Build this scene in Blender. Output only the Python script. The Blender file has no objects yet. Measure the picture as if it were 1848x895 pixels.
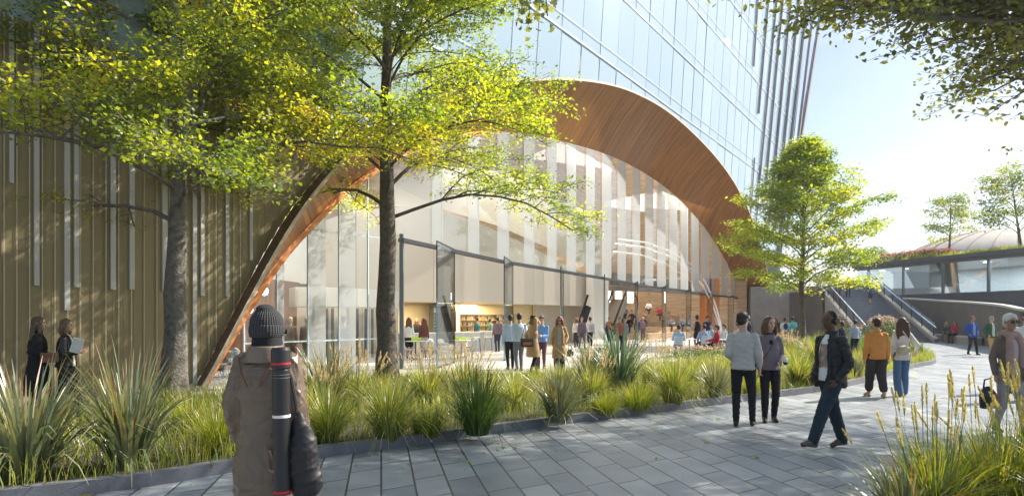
import bpy, math, random
import numpy as np
from mathutils import Vector, Matrix, Euler

R = math.radians
scene = bpy.context.scene
C = scene.collection
# ------------------------------------------------------------------ camera, sky, sun, exposure
F, CX, HY, H = 1150.0, 924.0, 572.0, 1.72
cam_d = bpy.data.cameras.new("camera"); cam = bpy.data.objects.new("camera", cam_d); C.objects.link(cam)
cam.location = (0, 0, H); cam.rotation_euler = (R(90), 0, 0)
cam_d.sensor_width = 36; cam_d.lens = F / 1848 * 36; cam_d.shift_y = (HY - 447.5) / 1848
cam_d.clip_start = 0.1; cam_d.clip_end = 3000
scene.camera = cam
SUN_AZ, SUN_EL = R(66), R(39)          # azimuth clockwise from the view direction
world = bpy.data.worlds.new("World"); scene.world = world; world.use_nodes = True
nt = world.node_tree; nt.nodes.clear()
wo = nt.nodes.new('ShaderNodeOutputWorld'); bg = nt.nodes.new('ShaderNodeBackground')
sky = nt.nodes.new('ShaderNodeTexSky'); sky.sky_type = 'NISHITA'; sky.sun_disc = False
sky.sun_elevation = SUN_EL; sky.sun_rotation = SUN_AZ
sky.air_density = 1.0; sky.dust_density = 1.2; sky.ozone_density = 1.6; sky.altitude = 20
# thin streaks of high cloud
tc = nt.nodes.new('ShaderNodeTexCoord'); mp = nt.nodes.new('ShaderNodeMapping'); mp.inputs['Rotation'].default_value = (0.25, -0.32, 0.6)
mp.inputs['Scale'].default_value = (1.2, 2.0, 9.0)
nz = nt.nodes.new('ShaderNodeTexNoise'); nz.inputs['Scale'].default_value = 1.6; nz.inputs['Detail'].default_value = 7; nz.inputs['Roughness'].default_value = .6
cr = nt.nodes.new('ShaderNodeValToRGB'); cr.color_ramp.elements[0].position = .45; cr.color_ramp.elements[1].position = .85
cr.color_ramp.elements[0].color = (0, 0, 0, 1); cr.color_ramp.elements[1].color = (.45, .45, .45, 1)
mx = nt.nodes.new('ShaderNodeMixRGB'); mx.inputs[2].default_value = (8, 8.2, 8.6, 1)
nt.links.new(tc.outputs['Generated'], mp.inputs['Vector']); nt.links.new(mp.outputs[0], nz.inputs['Vector'])
nt.links.new(nz.outputs['Fac'], cr.inputs[0]); nt.links.new(cr.outputs[0], mx.inputs[0]); nt.links.new(sky.outputs[0], mx.inputs[1])
nt.links.new(mx.outputs[0], bg.inputs[0]); bg.inputs[1].default_value = 0.078
nt.links.new(bg.outputs[0], wo.inputs[0])
sd = bpy.data.lights.new("sun", 'SUN'); sun = bpy.data.objects.new("sun", sd); C.objects.link(sun)
sd.energy = 4.4; sd.angle = R(0.6); sd.color = (1.0, .93, .82)
sv = Vector((math.sin(SUN_AZ) * math.cos(SUN_EL), math.cos(SUN_AZ) * math.cos(SUN_EL), math.sin(SUN_EL)))
sun.rotation_euler = sv.to_track_quat('Z', 'Y').to_euler()
vs = scene.view_settings; vs.view_transform = 'Standard'; vs.look = 'None'; vs.gamma = 1; vs.exposure = 1.12; vs.use_curve_mapping = False
scene.cycles.max_bounces = 8; scene.cycles.transparent_max_bounces = 24; scene.cycles.diffuse_bounces = 3; scene.cycles.glossy_bounces = 3
scene.cycles.transmission_bounces = 4; scene.cycles.caustics_reflective = False; scene.cycles.caustics_refractive = False
scene.cycles.sample_clamp_indirect = 6
scene.cycles.use_denoising = True

# ------------------------------------------------------------------ place helpers (a pixel of the photo + a depth give a real point)
def P(px, py, Y): return ((px - CX) * Y / F, Y, H + (HY - py) * Y / F)
def G(px, py):
    Y = F * H / (py - HY); return ((px - CX) * Y / F, Y)
FPA, FPB = .7, -18.515                  # the facade plane: X = FPA*Y + FPB
U = Vector((.5735, .8192, 0)); N = Vector((.8192, -.5735, 0))   # along the facade, and out of it
def FY(px): return -FPB / (FPA - (px - CX) / F)
def FP(px, py, out=0):
    Y = FY(px); p = Vector(P(px, py, Y)); return p + N * out
GT = [(357, 15.5), (440, 16.8), (560, 18.7), (718, 21.4), (900, 27.1), (1090, 36.7), (1167, 44.7), (1230, 50.5), (1269, 57), (1352, 67)]
def GY(px): return 1 / np.interp(px, [a for a, b in GT], [1 / b for a, b in GT])
BT = [(718, 433), (900, 472), (1090, 503), (1167, 517), (1230, 524), (1269, 531), (1352, 540)]
def beam_z(px): return P(px, np.interp(px, [a for a, b in BT], [b for a, b in BT]), GY(px))[2]

# ------------------------------------------------------------------ materials
def mat(name, col, rough=.6, metal=0, spec=.5, bump=None, noise=None, coat=0, emit=None, bump_dist=.01):
    m = bpy.data.materials.new(name); m.use_nodes = True
    n = m.node_tree; b = n.nodes['Principled BSDF']
    b.inputs['Base Color'].default_value = (*col, 1); b.inputs['Roughness'].default_value = rough
    b.inputs['Metallic'].default_value = metal; b.inputs['Specular IOR Level'].default_value = spec
    b.inputs['Coat Weight'].default_value = coat
    if emit: b.inputs['Emission Color'].default_value = (*emit[0], 1); b.inputs['Emission Strength'].default_value = emit[1]
    if noise or bump:
        t = n.nodes.new('ShaderNodeTexCoord')
    if noise:                                   # (scale, amount)
        z = n.nodes.new('ShaderNodeTexNoise'); z.inputs['Scale'].default_value = noise[0]; z.inputs['Detail'].default_value = 6
        r = n.nodes.new('ShaderNodeMapRange'); r.inputs['From Min'].default_value = .3; r.inputs['From Max'].default_value = .7
        r.inputs['To Min'].default_value = 1 - noise[1]; r.inputs['To Max'].default_value = 1 + noise[1]
        x = n.nodes.new('ShaderNodeVectorMath'); x.operation = 'SCALE'; x.inputs[0].default_value = col
        n.links.new(t.outputs['Object'], z.inputs['Vector']); n.links.new(z.outputs['Fac'], r.inputs[0])
        n.links.new(r.outputs[0], x.inputs['Scale']); n.links.new(x.outputs[0], b.inputs['Base Color'])
    if bump:                                    # (scale, strength)
        z = n.nodes.new('ShaderNodeTexNoise'); z.inputs['Scale'].default_value = bump[0]; z.inputs['Detail'].default_value = 5
        u = n.nodes.new('ShaderNodeBump'); u.inputs['Strength'].default_value = bump[1]; u.inputs['Distance'].default_value = bump_dist
        n.links.new(t.outputs['Object'], z.inputs['Vector']); n.links.new(z.outputs['Fac'], u.inputs['Height'])
        n.links.new(u.outputs[0], b.inputs['Normal'])
    return m
def glass(name, tint=(.93, .96, .96), refl=.06, k=.8, rough=.0):
    m = bpy.data.materials.new(name); m.use_nodes = True; n = m.node_tree; n.nodes.clear()
    o = n.nodes.new('ShaderNodeOutputMaterial'); t = n.nodes.new('ShaderNodeBsdfTransparent'); g = n.nodes.new('ShaderNodeBsdfGlossy')
    t.inputs[0].default_value = (*tint, 1); g.inputs['Roughness'].default_value = rough; g.inputs[0].default_value = (.95, .98, 1, 1)
    f = n.nodes.new('ShaderNodeLayerWeight'); f.inputs[0].default_value = .35
    a = n.nodes.new('ShaderNodeMath'); a.operation = 'MULTIPLY_ADD'; a.inputs[1].default_value = k; a.inputs[2].default_value = refl
    x = n.nodes.new('ShaderNodeMixShader'); n.links.new(f.outputs['Fresnel'], a.inputs[0]); n.links.new(a.outputs[0], x.inputs[0])
    n.links.new(t.outputs[0], x.inputs[1]); n.links.new(g.outputs[0], x.inputs[2]); n.links.new(x.outputs[0], o.inputs[0]); return m
def wood(name, c1, c2, scale=(1, 1, 1), rough=.45, rot=(0, 0, 0)):
    m = bpy.data.materials.new(name); m.use_nodes = True; n = m.node_tree; b = n.nodes['Principled BSDF']; b.inputs['Roughness'].default_value = rough
    t = n.nodes.new('ShaderNodeTexCoord'); p = n.nodes.new('ShaderNodeMapping'); p.inputs['Scale'].default_value = scale; p.inputs['Rotation'].default_value = rot
    z = n.nodes.new('ShaderNodeTexNoise'); z.inputs['Scale'].default_value = 1.0; z.inputs['Detail'].default_value = 8; z.inputs['Distortion'].default_value = .3
    z2 = n.nodes.new('ShaderNodeTexNoise'); z2.inputs['Scale'].default_value = .25; z2.inputs['Detail'].default_value = 2
    c = n.nodes.new('ShaderNodeValToRGB'); c.color_ramp.elements[0].position = .36; c.color_ramp.elements[1].position = .64
    c.color_ramp.elements[0].color = (*c1, 1); c.color_ramp.elements[1].color = (*c2, 1)
    n.links.new(t.outputs['UV'] if name.startswith('soffit') else t.outputs['Object'], p.inputs[0]); n.links.new(p.outputs[0], z.inputs['Vector'])
    n.links.new(z.outputs['Fac'], c.inputs[0]); n.links.new(c.outputs[0], b.inputs['Base Color']); return m
def foliage(name, ramp, trans=.45, tcol=1.9, rough=.5, gloss=.06):
    """ramp: colours picked by the leaf's own 'tint'; leaves let light through"""
    m = bpy.data.materials.new(name); m.use_nodes = True; n = m.node_tree; n.nodes.clear()
    o = n.nodes.new('ShaderNodeOutputMaterial'); at = n.nodes.new('ShaderNodeAttribute'); at.attribute_name = 'tint'
    c = n.nodes.new('ShaderNodeValToRGB'); e = c.color_ramp.elements
    while len(e) < len(ramp): e.new(.5)
    for i, (p, col) in enumerate(ramp): e[i].position = p; e[i].color = (*col, 1)
    d = n.nodes.new('ShaderNodeBsdfDiffuse'); tr = n.nodes.new('ShaderNodeBsdfTranslucent'); g = n.nodes.new('ShaderNodeBsdfGlossy')
    g.inputs['Roughness'].default_value = rough; g.inputs[0].default_value = (1, 1, 1, 1)
    s = n.nodes.new('ShaderNodeVectorMath'); s.operation = 'MULTIPLY'; s.inputs[1].default_value = (tcol * 1.12, tcol, tcol * .45)
    m1 = n.nodes.new('ShaderNodeMixShader'); m1.inputs[0].default_value = trans
    m2 = n.nodes.new('ShaderNodeMixShader'); m2.inputs[0].default_value = gloss
    L = n.links.new
    L(at.outputs['Fac'], c.inputs[0]); L(c.outputs[0], d.inputs[0]); L(c.outputs[0], s.inputs[0]); L(s.outputs[0], tr.inputs[0])
    L(d.outputs[0], m1.inputs[1]); L(tr.outputs[0], m1.inputs[2]); L(m1.outputs[0], m2.inputs[1]); L(g.outputs[0], m2.inputs[2]); L(m2.outputs[0], o.inputs[0])
    return m

# ------------------------------------------------------------------ mesh helpers
def tag(o, label=None, cat=None, group=None, kind=None):
    if label: o['label'] = label
    if cat: o['category'] = cat
    if group: o['group'] = group
    if kind: o['kind'] = kind
    return o
def empty(name, loc=(0, 0, 0), rz=0, label=None, cat=None, group=None, kind=None):
    o = bpy.data.objects.new(name, None); C.objects.link(o); o.location = loc; o.rotation_euler = (0, 0, rz); o.empty_display_size = .2
    return tag(o, label, cat, group, kind)
class MB:
    """collects simple shapes, then becomes ONE mesh object"""
    def __init__(s): s.v = []; s.f = []; s.n = 0; s.uv = None
    def add(s, v, f):
        k = s.n; s.v.extend([tuple(p) for p in v]); s.f.extend([tuple(i + k for i in q) for q in f]); s.n += len(v); return s
    def quad(s, a, b, c, d): return s.add([a, b, c, d], [(0, 1, 2, 3)])
    def box(s, c, d, rz=0, ax=None):
        cx, cy, cz = c; hx, hy, hz = d[0] / 2, d[1] / 2, d[2] / 2
        co, si = math.cos(rz), math.sin(rz); v = []
        for z in (-hz, hz):
            for x, y in ((-hx, -hy), (hx, -hy), (hx, hy), (-hx, hy)):
                v.append((cx + x * co - y * si, cy + x * si + y * co, cz + z))
        return s.add(v, [(3, 2, 1, 0), (4, 5, 6, 7), (0, 1, 5, 4), (1, 2, 6, 5), (2, 3, 7, 6), (3, 0, 4, 7)])
    def wall(s, a, b, z0, z1, th, z0b=None, z1b=None):
        """upright slab from a to b (x,y), z0..z1 at a and z0b..z1b at b, thickness th centred"""
        z0b = z0 if z0b is None else z0b; z1b = z1 if z1b is None else z1b
        d = Vector((b[0] - a[0], b[1] - a[1])).normalized(); nx, ny = -d.y * th / 2, d.x * th / 2
        v = [(a[0] - nx, a[1] - ny, z0), (b[0] - nx, b[1] - ny, z0b), (b[0] + nx, b[1] + ny, z0b), (a[0] + nx, a[1] + ny, z0),
             (a[0] - nx, a[1] - ny, z1), (b[0] - nx, b[1] - ny, z1b), (b[0] + nx, b[1] + ny, z1b), (a[0] + nx, a[1] + ny, z1)]
        return s.add(v, [(3, 2, 1, 0), (4, 5, 6, 7), (0, 1, 5, 4), (1, 2, 6, 5), (2, 3, 7, 6), (3, 0, 4, 7)])
    def bar(s, a, b, w, h=None):
        """square bar between two 3-D points"""
        a = Vector(a); b = Vector(b); h = h or w; d = (b - a).normalized()
        up = Vector((0, 0, 1)) if abs(d.z) < .95 else Vector((0, 1, 0))
        x = d.cross(up).normalized() * w / 2; y = x.cross(d).normalized() * h / 2
        v = [a - x - y, a + x - y, a + x + y, a - x + y, b - x - y, b + x - y, b + x + y, b - x + y]
        return s.add(v, [(3, 2, 1, 0), (4, 5, 6, 7), (0, 1, 5, 4), (1, 2, 6, 5), (2, 3, 7, 6), (3, 0, 4, 7)])
    def tube(s, pts, r, seg=8, cap=True):
        pts = [Vector(p) for p in pts]; n = len(pts); rr = r if hasattr(r, '__len__') else [r] * n; v = []; x = None
        for i, p in enumerate(pts):
            d = (pts[min(i + 1, n - 1)] - pts[max(i - 1, 0)]).normalized()
            if x is None:
                x = d.cross(Vector((0, 0, 1)) if abs(d.z) < .9 else Vector((1, 0, 0))).normalized()
            x = (x - d * x.dot(d)).normalized(); y = d.cross(x)
            for k in range(seg):
                a = 2 * math.pi * k / seg; v.append(p + (x * math.cos(a) + y * math.sin(a)) * rr[i])
        f = [(i * seg + k, i * seg + (k + 1) % seg, (i + 1) * seg + (k + 1) % seg, (i + 1) * seg + k) for i in range(n - 1) for k in range(seg)]
        if cap: f.append(tuple(range(seg - 1, -1, -1))); f.append(tuple((n - 1) * seg + k for k in range(seg)))
        return s.add(v, f)
    def cyl(s, c, r, h, seg=20, r2=None):
        return s.tube([c, (c[0], c[1], c[2] + h)], [r, r if r2 is None else r2], seg)
    def lathe(s, c, prof, seg=20):
        v = []; n = len(prof)
        for r, z in prof:
            for k in range(seg): a = 2 * math.pi * k / seg; v.append((c[0] + r * math.cos(a), c[1] + r * math.sin(a), c[2] + z))
        f = [(i * seg + k, i * seg + (k + 1) % seg, (i + 1) * seg + (k + 1) % seg, (i + 1) * seg + k) for i in range(n - 1) for k in range(seg)]
        return s.add(v, f)
    def strip(s, A, B):
        """ruled strip between two equally long point lists"""
        n = len(A); return s.add(list(A) + list(B), [(i, i + 1, n + i + 1, n + i) for i in range(n - 1)])
    def poly(s, pts, z):
        return s.add([(p[0], p[1], z) for p in pts], [tuple(range(len(pts)))])
    def prism(s, pts, z0, z1):
        n = len(pts); v = [(p[0], p[1], z0) for p in pts] + [(p[0], p[1], z1) for p in pts]
        return s.add(v, [tuple(range(n - 1, -1, -1)), tuple(range(n, 2 * n))] + [(i, (i + 1) % n, n + (i + 1) % n, n + i) for i in range(n)])
    def build(s, name, m, parent=None, smooth=False, bevel=0):
        me = bpy.data.meshes.new(name); me.from_pydata(s.v, [], s.f); me.update()
        if m: me.materials.append(m)
        if smooth: me.polygons.foreach_set('use_smooth', [True] * len(me.polygons))
        o = bpy.data.objects.new(name, me); C.objects.link(o)
        if parent: o.parent = parent
        if bevel:
            b = o.modifiers.new('bevel', 'BEVEL'); b.width = bevel; b.segments = 2; b.limit_method = 'ANGLE'
        return o
def np_mesh(name, v, f, m, parent=None, tint=None, smooth=False):
    """v (n,3); f (m,k) ; tint per face"""
    me = bpy.data.meshes.new(name); k = f.shape[1]
    me.vertices.add(len(v)); me.vertices.foreach_set('co', v.astype(np.float32).ravel())
    me.loops.add(f.size); me.loops.foreach_set('vertex_index', f.astype(np.int32).ravel())
    me.polygons.add(len(f)); me.polygons.foreach_set('loop_start', np.arange(0, f.size, k, dtype=np.int32))
    me.polygons.foreach_set('loop_total', np.full(len(f), k, dtype=np.int32))
    if tint is not None:
        a = me.attributes.new('tint', 'FLOAT', 'FACE'); a.data.foreach_set('value', tint.astype(np.float32))
    me.update(); me.validate()
    if smooth: me.polygons.foreach_set('use_smooth', [True] * len(me.polygons))
    me.materials.append(m)
    o = bpy.data.objects.new(name, me); C.objects.link(o)
    if parent: o.parent = parent
    return o
def copy_tree(o, parent=None):
    c = o.copy(); C.objects.link(c); c.parent = parent
    for ch in list(o.children): copy_tree(ch, c)
    return c
def setg(o, loc, rz, label): o.location = loc; o.rotation_euler[2] = rz; o['label'] = label; return o
# ================================================================== GROUND
def paver_mat(name, c1, c2, mortar, rot, skew, bw, rh, rough=.55, msize=.012):
    m = bpy.data.materials.new(name); m.use_nodes = True; n = m.node_tree; b = n.nodes['Principled BSDF']; L = n.links.new
    t = n.nodes.new('ShaderNodeTexCoord')
    # oblique axes: row direction a, cross direction c
    a = Vector((math.sin(rot), math.cos(rot), 0)); c = Vector((math.sin(skew), math.cos(skew), 0))
    det = a.x * c.y - a.y * c.x
    ua = Vector((c.y / det, -c.x / det, 0)); uc = Vector((-a.y / det, a.x / det, 0))
    d1 = n.nodes.new('ShaderNodeVectorMath'); d1.operation = 'DOT_PRODUCT'; d1.inputs[1].default_value = ua
    d2 = n.nodes.new('ShaderNodeVectorMath'); d2.operation = 'DOT_PRODUCT'; d2.inputs[1].default_value = uc
    cb = n.nodes.new('ShaderNodeCombineXYZ'); L(t.outputs['Object'], d1.inputs[0]); L(t.outputs['Object'], d2.inputs[0])
    L(d1.outputs['Value'], cb.inputs[0]); L(d2.outputs['Value'], cb.inputs[1])
    br = n.nodes.new('ShaderNodeTexBrick'); br.offset = .37; br.offset_frequency = 2; br.squash = 1.55; br.squash_frequency = 3
    br.inputs['Color1'].default_value = (*c1, 1); br.inputs['Color2'].default_value = (*c2, 1); br.inputs['Mortar'].default_value = (*mortar, 1)
    br.inputs['Scale'].default_value = 1; br.inputs['Mortar Size'].default_value = msize; br.inputs['Mortar Smooth'].default_value = .1
    br.inputs['Brick Width'].default_value = bw; br.inputs['Row Height'].default_value = rh
    L(cb.outputs[0], br.inputs['Vector'])
    z = n.nodes.new('ShaderNodeTexNoise'); z.inputs['Scale'].default_value = 160; z.inputs['Detail'].default_value = 3
    z2 = n.nodes.new('ShaderNodeTexNoise'); z2.inputs['Scale'].default_value = 1.3; z2.inputs['Detail'].default_value = 6
    L(t.outputs['Object'], z.inputs['Vector']); L(t.outputs['Object'], z2.inputs['Vector'])
    ad = n.nodes.new('ShaderNodeMath'); ad.operation = 'ADD'; L(z.outputs['Fac'], ad.inputs[0]); L(z2.outputs['Fac'], ad.inputs[1])
    r = n.nodes.new('ShaderNodeMapRange'); r.inputs['From Min'].default_value = .6; r.inputs['From Max'].default_value = 1.4
    r.inputs['To Min'].default_value = .62; r.inputs['To Max'].default_value = 1.38; L(ad.outputs[0], r.inputs[0])
    s = n.nodes.new('ShaderNodeVectorMath'); s.operation = 'SCALE'; L(br.outputs['Color'], s.inputs[0]); L(r.outputs[0], s.inputs['Scale'])
    L(s.outputs[0], b.inputs['Base Color']); b.inputs['Roughness'].default_value = rough
    u = n.nodes.new('ShaderNodeBump'); u.inputs['Strength'].default_value = .5; u.inputs['Distance'].default_value = .004
    iv = n.nodes.new('ShaderNodeMath'); iv.operation = 'MULTIPLY_ADD'; iv.inputs[1].default_value = -2.0; L(br.outputs['Fac'], iv.inputs[0]); L(z.outputs['Fac'], iv.inputs[2])
    L(iv.outputs[0], u.inputs['Height']); L(u.outputs[0], b.inputs['Normal']); return m
m_path = paver_mat('blue_grey_pavers', (.175, .20, .228), (.33, .345, .355), (.04, .045, .055), R(-11.6), R(55), .74, .37, .5)
m_plaza = paver_mat('pale_pavers', (.40, .385, .36), (.46, .44, .41), (.30, .28, .26), R(35), R(125), 1.2, .6, .6, .008)
m_soil = mat('soil', (.055, .045, .03), .95, noise=(3, .4), bump=(30, .8))
m_kerb = mat('kerb_stone', (.15, .155, .17), .55, noise=(6, .15), bump=(60, .3))
m_conc = mat('concrete', (.30, .28, .265), .75, noise=(1.2, .12), bump=(25, .2))
m_conc_dk = mat('dark_concrete', (.115, .105, .10), .75, noise=(.8, .15), bump=(25, .2))
m_white = mat('white_plaster', (.78, .75, .70), .7)
m_cream = mat('cream_plaster', (.66, .59, .49), .75)
m_black = mat('black_metal', (.018, .018, .02), .4, metal=.3)
m_steel = mat('grey_steel', (.18, .20, .23), .35, metal=.7)
m_rail = mat('brushed_rail', (.42, .5, .6), .25, metal=.85)

# far ground, then the paved plaza, then the walking path, each a few millimetres above the other
gm = MB().quad((-900, -300, -.03), (900, -300, -.03), (900, 1500, -.03), (-900, 1500, -.03)).build('ground', mat('ground_far', (.20, .20, .19), .9, noise=(.05, .2))); tag(gm, kind='structure')
kerb = [(-10.6, 2.2), G(-180, 905), G(180, 890)] + [G(*p) for p in ((400, 856), (566, 828), (800, 796), (1040, 763), (1260, 735), (1480, 707), (1546, 694), (1600, 680), (1650, 664))]
kerb += [(15.6, 23.5), (17.6, 26.6), (19.3, 29.6), (20.3, 32.6), (20.2, 35.4), (18.8, 37.6)]
kerb[0] = (-9.4, 3.4); kerb[1] = (-6.7, 4.7)
def smooth_poly(p, k=4):
    p = [Vector((a[0], a[1])) for a in p]; out = []
    for i in range(len(p) - 1):
        p0, p1, p2, p3 = p[max(i - 1, 0)], p[i], p[i + 1], p[min(i + 2, len(p) - 1)]
        for j in range(k):
            t = j / k; out.append(.5 * ((2 * p1) + (p2 - p0) * t + (2 * p0 - 5 * p1 + 4 * p2 - p3) * t * t + (3 * p1 - p0 - 3 * p2 + p3) * t ** 3))
    out.append(p[-1]); return [(a.x, a.y) for a in out]
kerb = smooth_poly(kerb)
back = smooth_poly([(18.8, 37.6), (15.5, 36.5), (12.6, 32.0), (9.6, 26.2), (5.6, 21.6), (1.2, 18.6), (-3.0, 17.6), (-5.9, 14.2), (-7.9, 11.3), (-10.2, 8.6)])
bed = kerb + back[1:]
plaza = MB().poly([(-26, -12), (60, -12), (75, 80), (-8, 90), (-40, 30)], 0).build('plaza_paving', m_plaza); tag(plaza, kind='structure')
pathpoly = [(-9.4, -10), (40, -10), (44, 34), (34, 60), (24, 52), (20.5, 40), (18.8, 37.6)] + kerb[::-1][1:] + [(-13, 2.0)]
pth = MB().poly(pathpoly, .004).build('path', m_path); tag(pth, kind='structure')
sb = MB().poly(bed, .09).build('planting_soil', m_soil); tag(sb, kind='structure')
# kerb: 0.13 high, 0.12 wide, butt-jointed stones
kb = MB()
def offs(pl, d):
    o = []
    for i, p in enumerate(pl):
        a = Vector(pl[max(i - 1, 0)]); b = Vector(pl[min(i + 1, len(pl) - 1)]); t = (b - a).normalized(); o.append((p[0] - t.y * d, p[1] + t.x * d))
    return o
def kerb_run(mb, pl, w=.13, h=.14):
    o = offs(pl, w); n = len(pl)
    A0 = [(x, y, 0) for x, y in pl]; A1 = [(x, y, h) for x, y in pl]; B1 = [(x, y, h) for x, y in o]; B0 = [(x, y, 0) for x, y in o]
    mb.strip(A0, A1).strip(A1, B1).strip(B1, B0)
kerb_run(kb, kerb); kerb_run(kb, [(p[0], p[1]) for p in back], .12, .12)
ko = kb.build('kerb', m_kerb); tag(ko, kind='structure')
# near bed at the lower right
bed2 = smooth_poly([(1.9, 3.2), (2.6, 4.6), (3.6, 5.45), (5.2, 6.0), (7.5, 6.6), (11, 7.6)]) + [(14, 4), (8, 1)]
tag(MB().poly(bed2, .06).build('planting_soil', m_soil), kind='structure')

# ================================================================== TOWER (one building; everything fixed to it is a part)
tower = empty('tower', (FP(357, 700).x, FP(357, 700).y, 0), 0, 'glass tower with gold ribbed wall and a great wood lined arch over the entrance', 'building')
TO = tower.location.copy()
class TB(MB):
    """shapes given in world space, stored relative to the tower's base"""
    def build(s, name, m, parent=None, smooth=False, bevel=0):
        o = s.v; s.v = [(a[0] - TO.x, a[1] - TO.y, a[2] - TO.z) for a in o]
        return MB.build(s, name, m, parent or tower, smooth, bevel)
m_gold = bpy.data.materials.new('gold_ribbed_metal'); m_gold.use_nodes = True
def _gold():
    n = m_gold.node_tree; b = n.nodes['Principled BSDF']; L = n.links.new
    b.inputs['Metallic'].default_value = .15; b.inputs['Roughness'].default_value = .5
    t = n.nodes.new('ShaderNodeTexCoord'); z = n.nodes.new('ShaderNodeTexNoise'); z.inputs['Scale'].default_value = .5; z.inputs['Detail'].default_value = 5
    p = n.nodes.new('ShaderNodeMapping'); p.inputs['Scale'].default_value = (3, 3, .35); L(t.outputs['Object'], p.inputs[0]); L(p.outputs[0], z.inputs['Vector'])
    c = n.nodes.new('ShaderNodeValToRGB'); c.color_ramp.elements[0].color = (.215, .172, .085, 1); c.color_ramp.elements[1].color = (.285, .228, .118, 1)
    c.color_ramp.elements[0].position = .3; c.color_ramp.elements[1].position = .7
    L(z.outputs['Fac'], c.inputs[0]); L(c.outputs[0], b.inputs['Base Color'])
_gold()
m_cw = bpy.data.materials.new('curtain_glass'); m_cw.use_nodes = True
def _cw():
    n = m_cw.node_tree; b = n.nodes['Principled BSDF']; L = n.links.new
    at = n.nodes.new('ShaderNodeAttribute'); at.attribute_name = 'tint'
    c = n.nodes.new('ShaderNodeValToRGB'); c.color_ramp.elements[0].color = (.30, .415, .50, 1); c.color_ramp.elements[1].color = (.355, .465, .545, 1)
    L(at.outputs['Fac'], c.inputs[0]); L(c.outputs[0], b.inputs['Base Color'])
    b.inputs['Roughness'].default_value = .12; b.inputs['Metallic'].default_value = .0; b.inputs['Specular IOR Level'].default_value = .35
_cw()
m_lip = mat('pale_edge_metal', (.55, .46, .34), .5)
m_soff = wood('soffit_wood', (.25, .10, .025), (.42, .185, .052), (.55, 60, 1), .35)
m_soff2 = wood('arch_side_wood', (.14, .085, .055), (.21, .13, .085), (4, 4, 14), .5)
m_orange = mat('orange_wood_edge', (.62, .22, .05), .5, noise=(4, .15))
m_frit = bpy.data.materials.new('fritted_glass'); m_frit.use_nodes = True
def _frit():
    n = m_frit.node_tree; n.nodes.clear(); L = n.links.new
    o = n.nodes.new('ShaderNodeOutputMaterial'); d = n.nodes.new('ShaderNodeBsdfDiffuse'); d.inputs[0].default_value = (.55, .58, .59, 1)
    tl = n.nodes.new('ShaderNodeBsdfTranslucent'); tl.inputs[0].default_value = (.3, .33, .34, 1)
    t = n.nodes.new('ShaderNodeBsdfTransparent'); x = n.nodes.new('ShaderNodeMixShader'); x.inputs[0].default_value = .25
    y = n.nodes.new('ShaderNodeMixShader'); y.inputs[0].default_value = .42
    L(d.outputs[0], x.inputs[1]); L(tl.outputs[0], x.inputs[2]); L(x.outputs[0], y.inputs[1]); L(t.outputs[0], y.inputs[2]); L(y.outputs[0], o.inputs[0])
_frit()
m_glass = glass('clear_glass', refl=.05, k=.75)
m_mull = mat('pale_mullion', (.55, .64, .70), .4)
m_fin = mat('bronze_fin', (.15, .085, .05), .5)
m_finb = mat('blue_fin_glass', (.22, .28, .38), .2)

def curve(pts, k):
    """dense Catmull-Rom through 2-D points"""
    return smooth_poly(pts, k)
OUT = curve([(359, 700), (388, 645), (418, 585), (450, 522), (483, 460), (524, 392), (578, 322), (645, 256), (720, 206), (800, 172), (900, 155), (1010, 150), (1090, 160), (1150, 182), (1200, 212),
             (1250, 255), (1290, 298), (1320, 340), (1345, 388), (1362, 435), (1378, 490), (1389, 545), (1395, 603)], 5)
INN = curve([(366, 700), (398, 640), (435, 572), (468, 520), (507, 464), (550, 415), (615, 350), (676, 305), (735, 272), (800, 249), (880, 238), (960, 243), (1040, 262), (1100, 281), (1150, 305),
             (1200, 338), (1240, 375), (1278, 420), (1308, 468), (1328, 512), (1340, 550), (1348, 580), (1350, 600)], 5)
outp = [FP(a, b) for a, b in OUT]; inp = [Vector(P(a, b, GY(a))) for a, b in INN]
outp[0].z = inp[0].z = 0; outp[-1].z = 0; inp[-1].z = 0
LIP = [.26 + .30 * math.sin(math.pi * i / (len(outp) - 1)) for i in range(len(outp))]
lipp = [p + N * l for p, l in zip(outp, LIP)]
# fascia of the arch (thin pale edge), and the soffit that sweeps back to the glass
f = TB()
lip2 = [p + Vector((0, 0, .0)) for p in lipp]
def thick(i):   # direction away from the opening, in the facade plane
    a = outp[max(i - 1, 0)]; b = outp[min(i + 1, len(outp) - 1)]; t = (b - a).normalized(); return t.cross(N).normalized() * -1
up = [thick(i) for i in range(len(outp))]
if up[len(up) // 2].z < 0: up = [-q for q in up]
lipo = [lipp[i] + up[i] * .10 for i in range(len(outp))]; outo = [outp[i] + up[i] * .10 for i in range(len(outp))]
f.strip(lipp, lipo)
f.build('arch_edge', m_lip)
TB().strip(lipo, outo).build('arch_outer_face', m_soff2)
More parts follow.
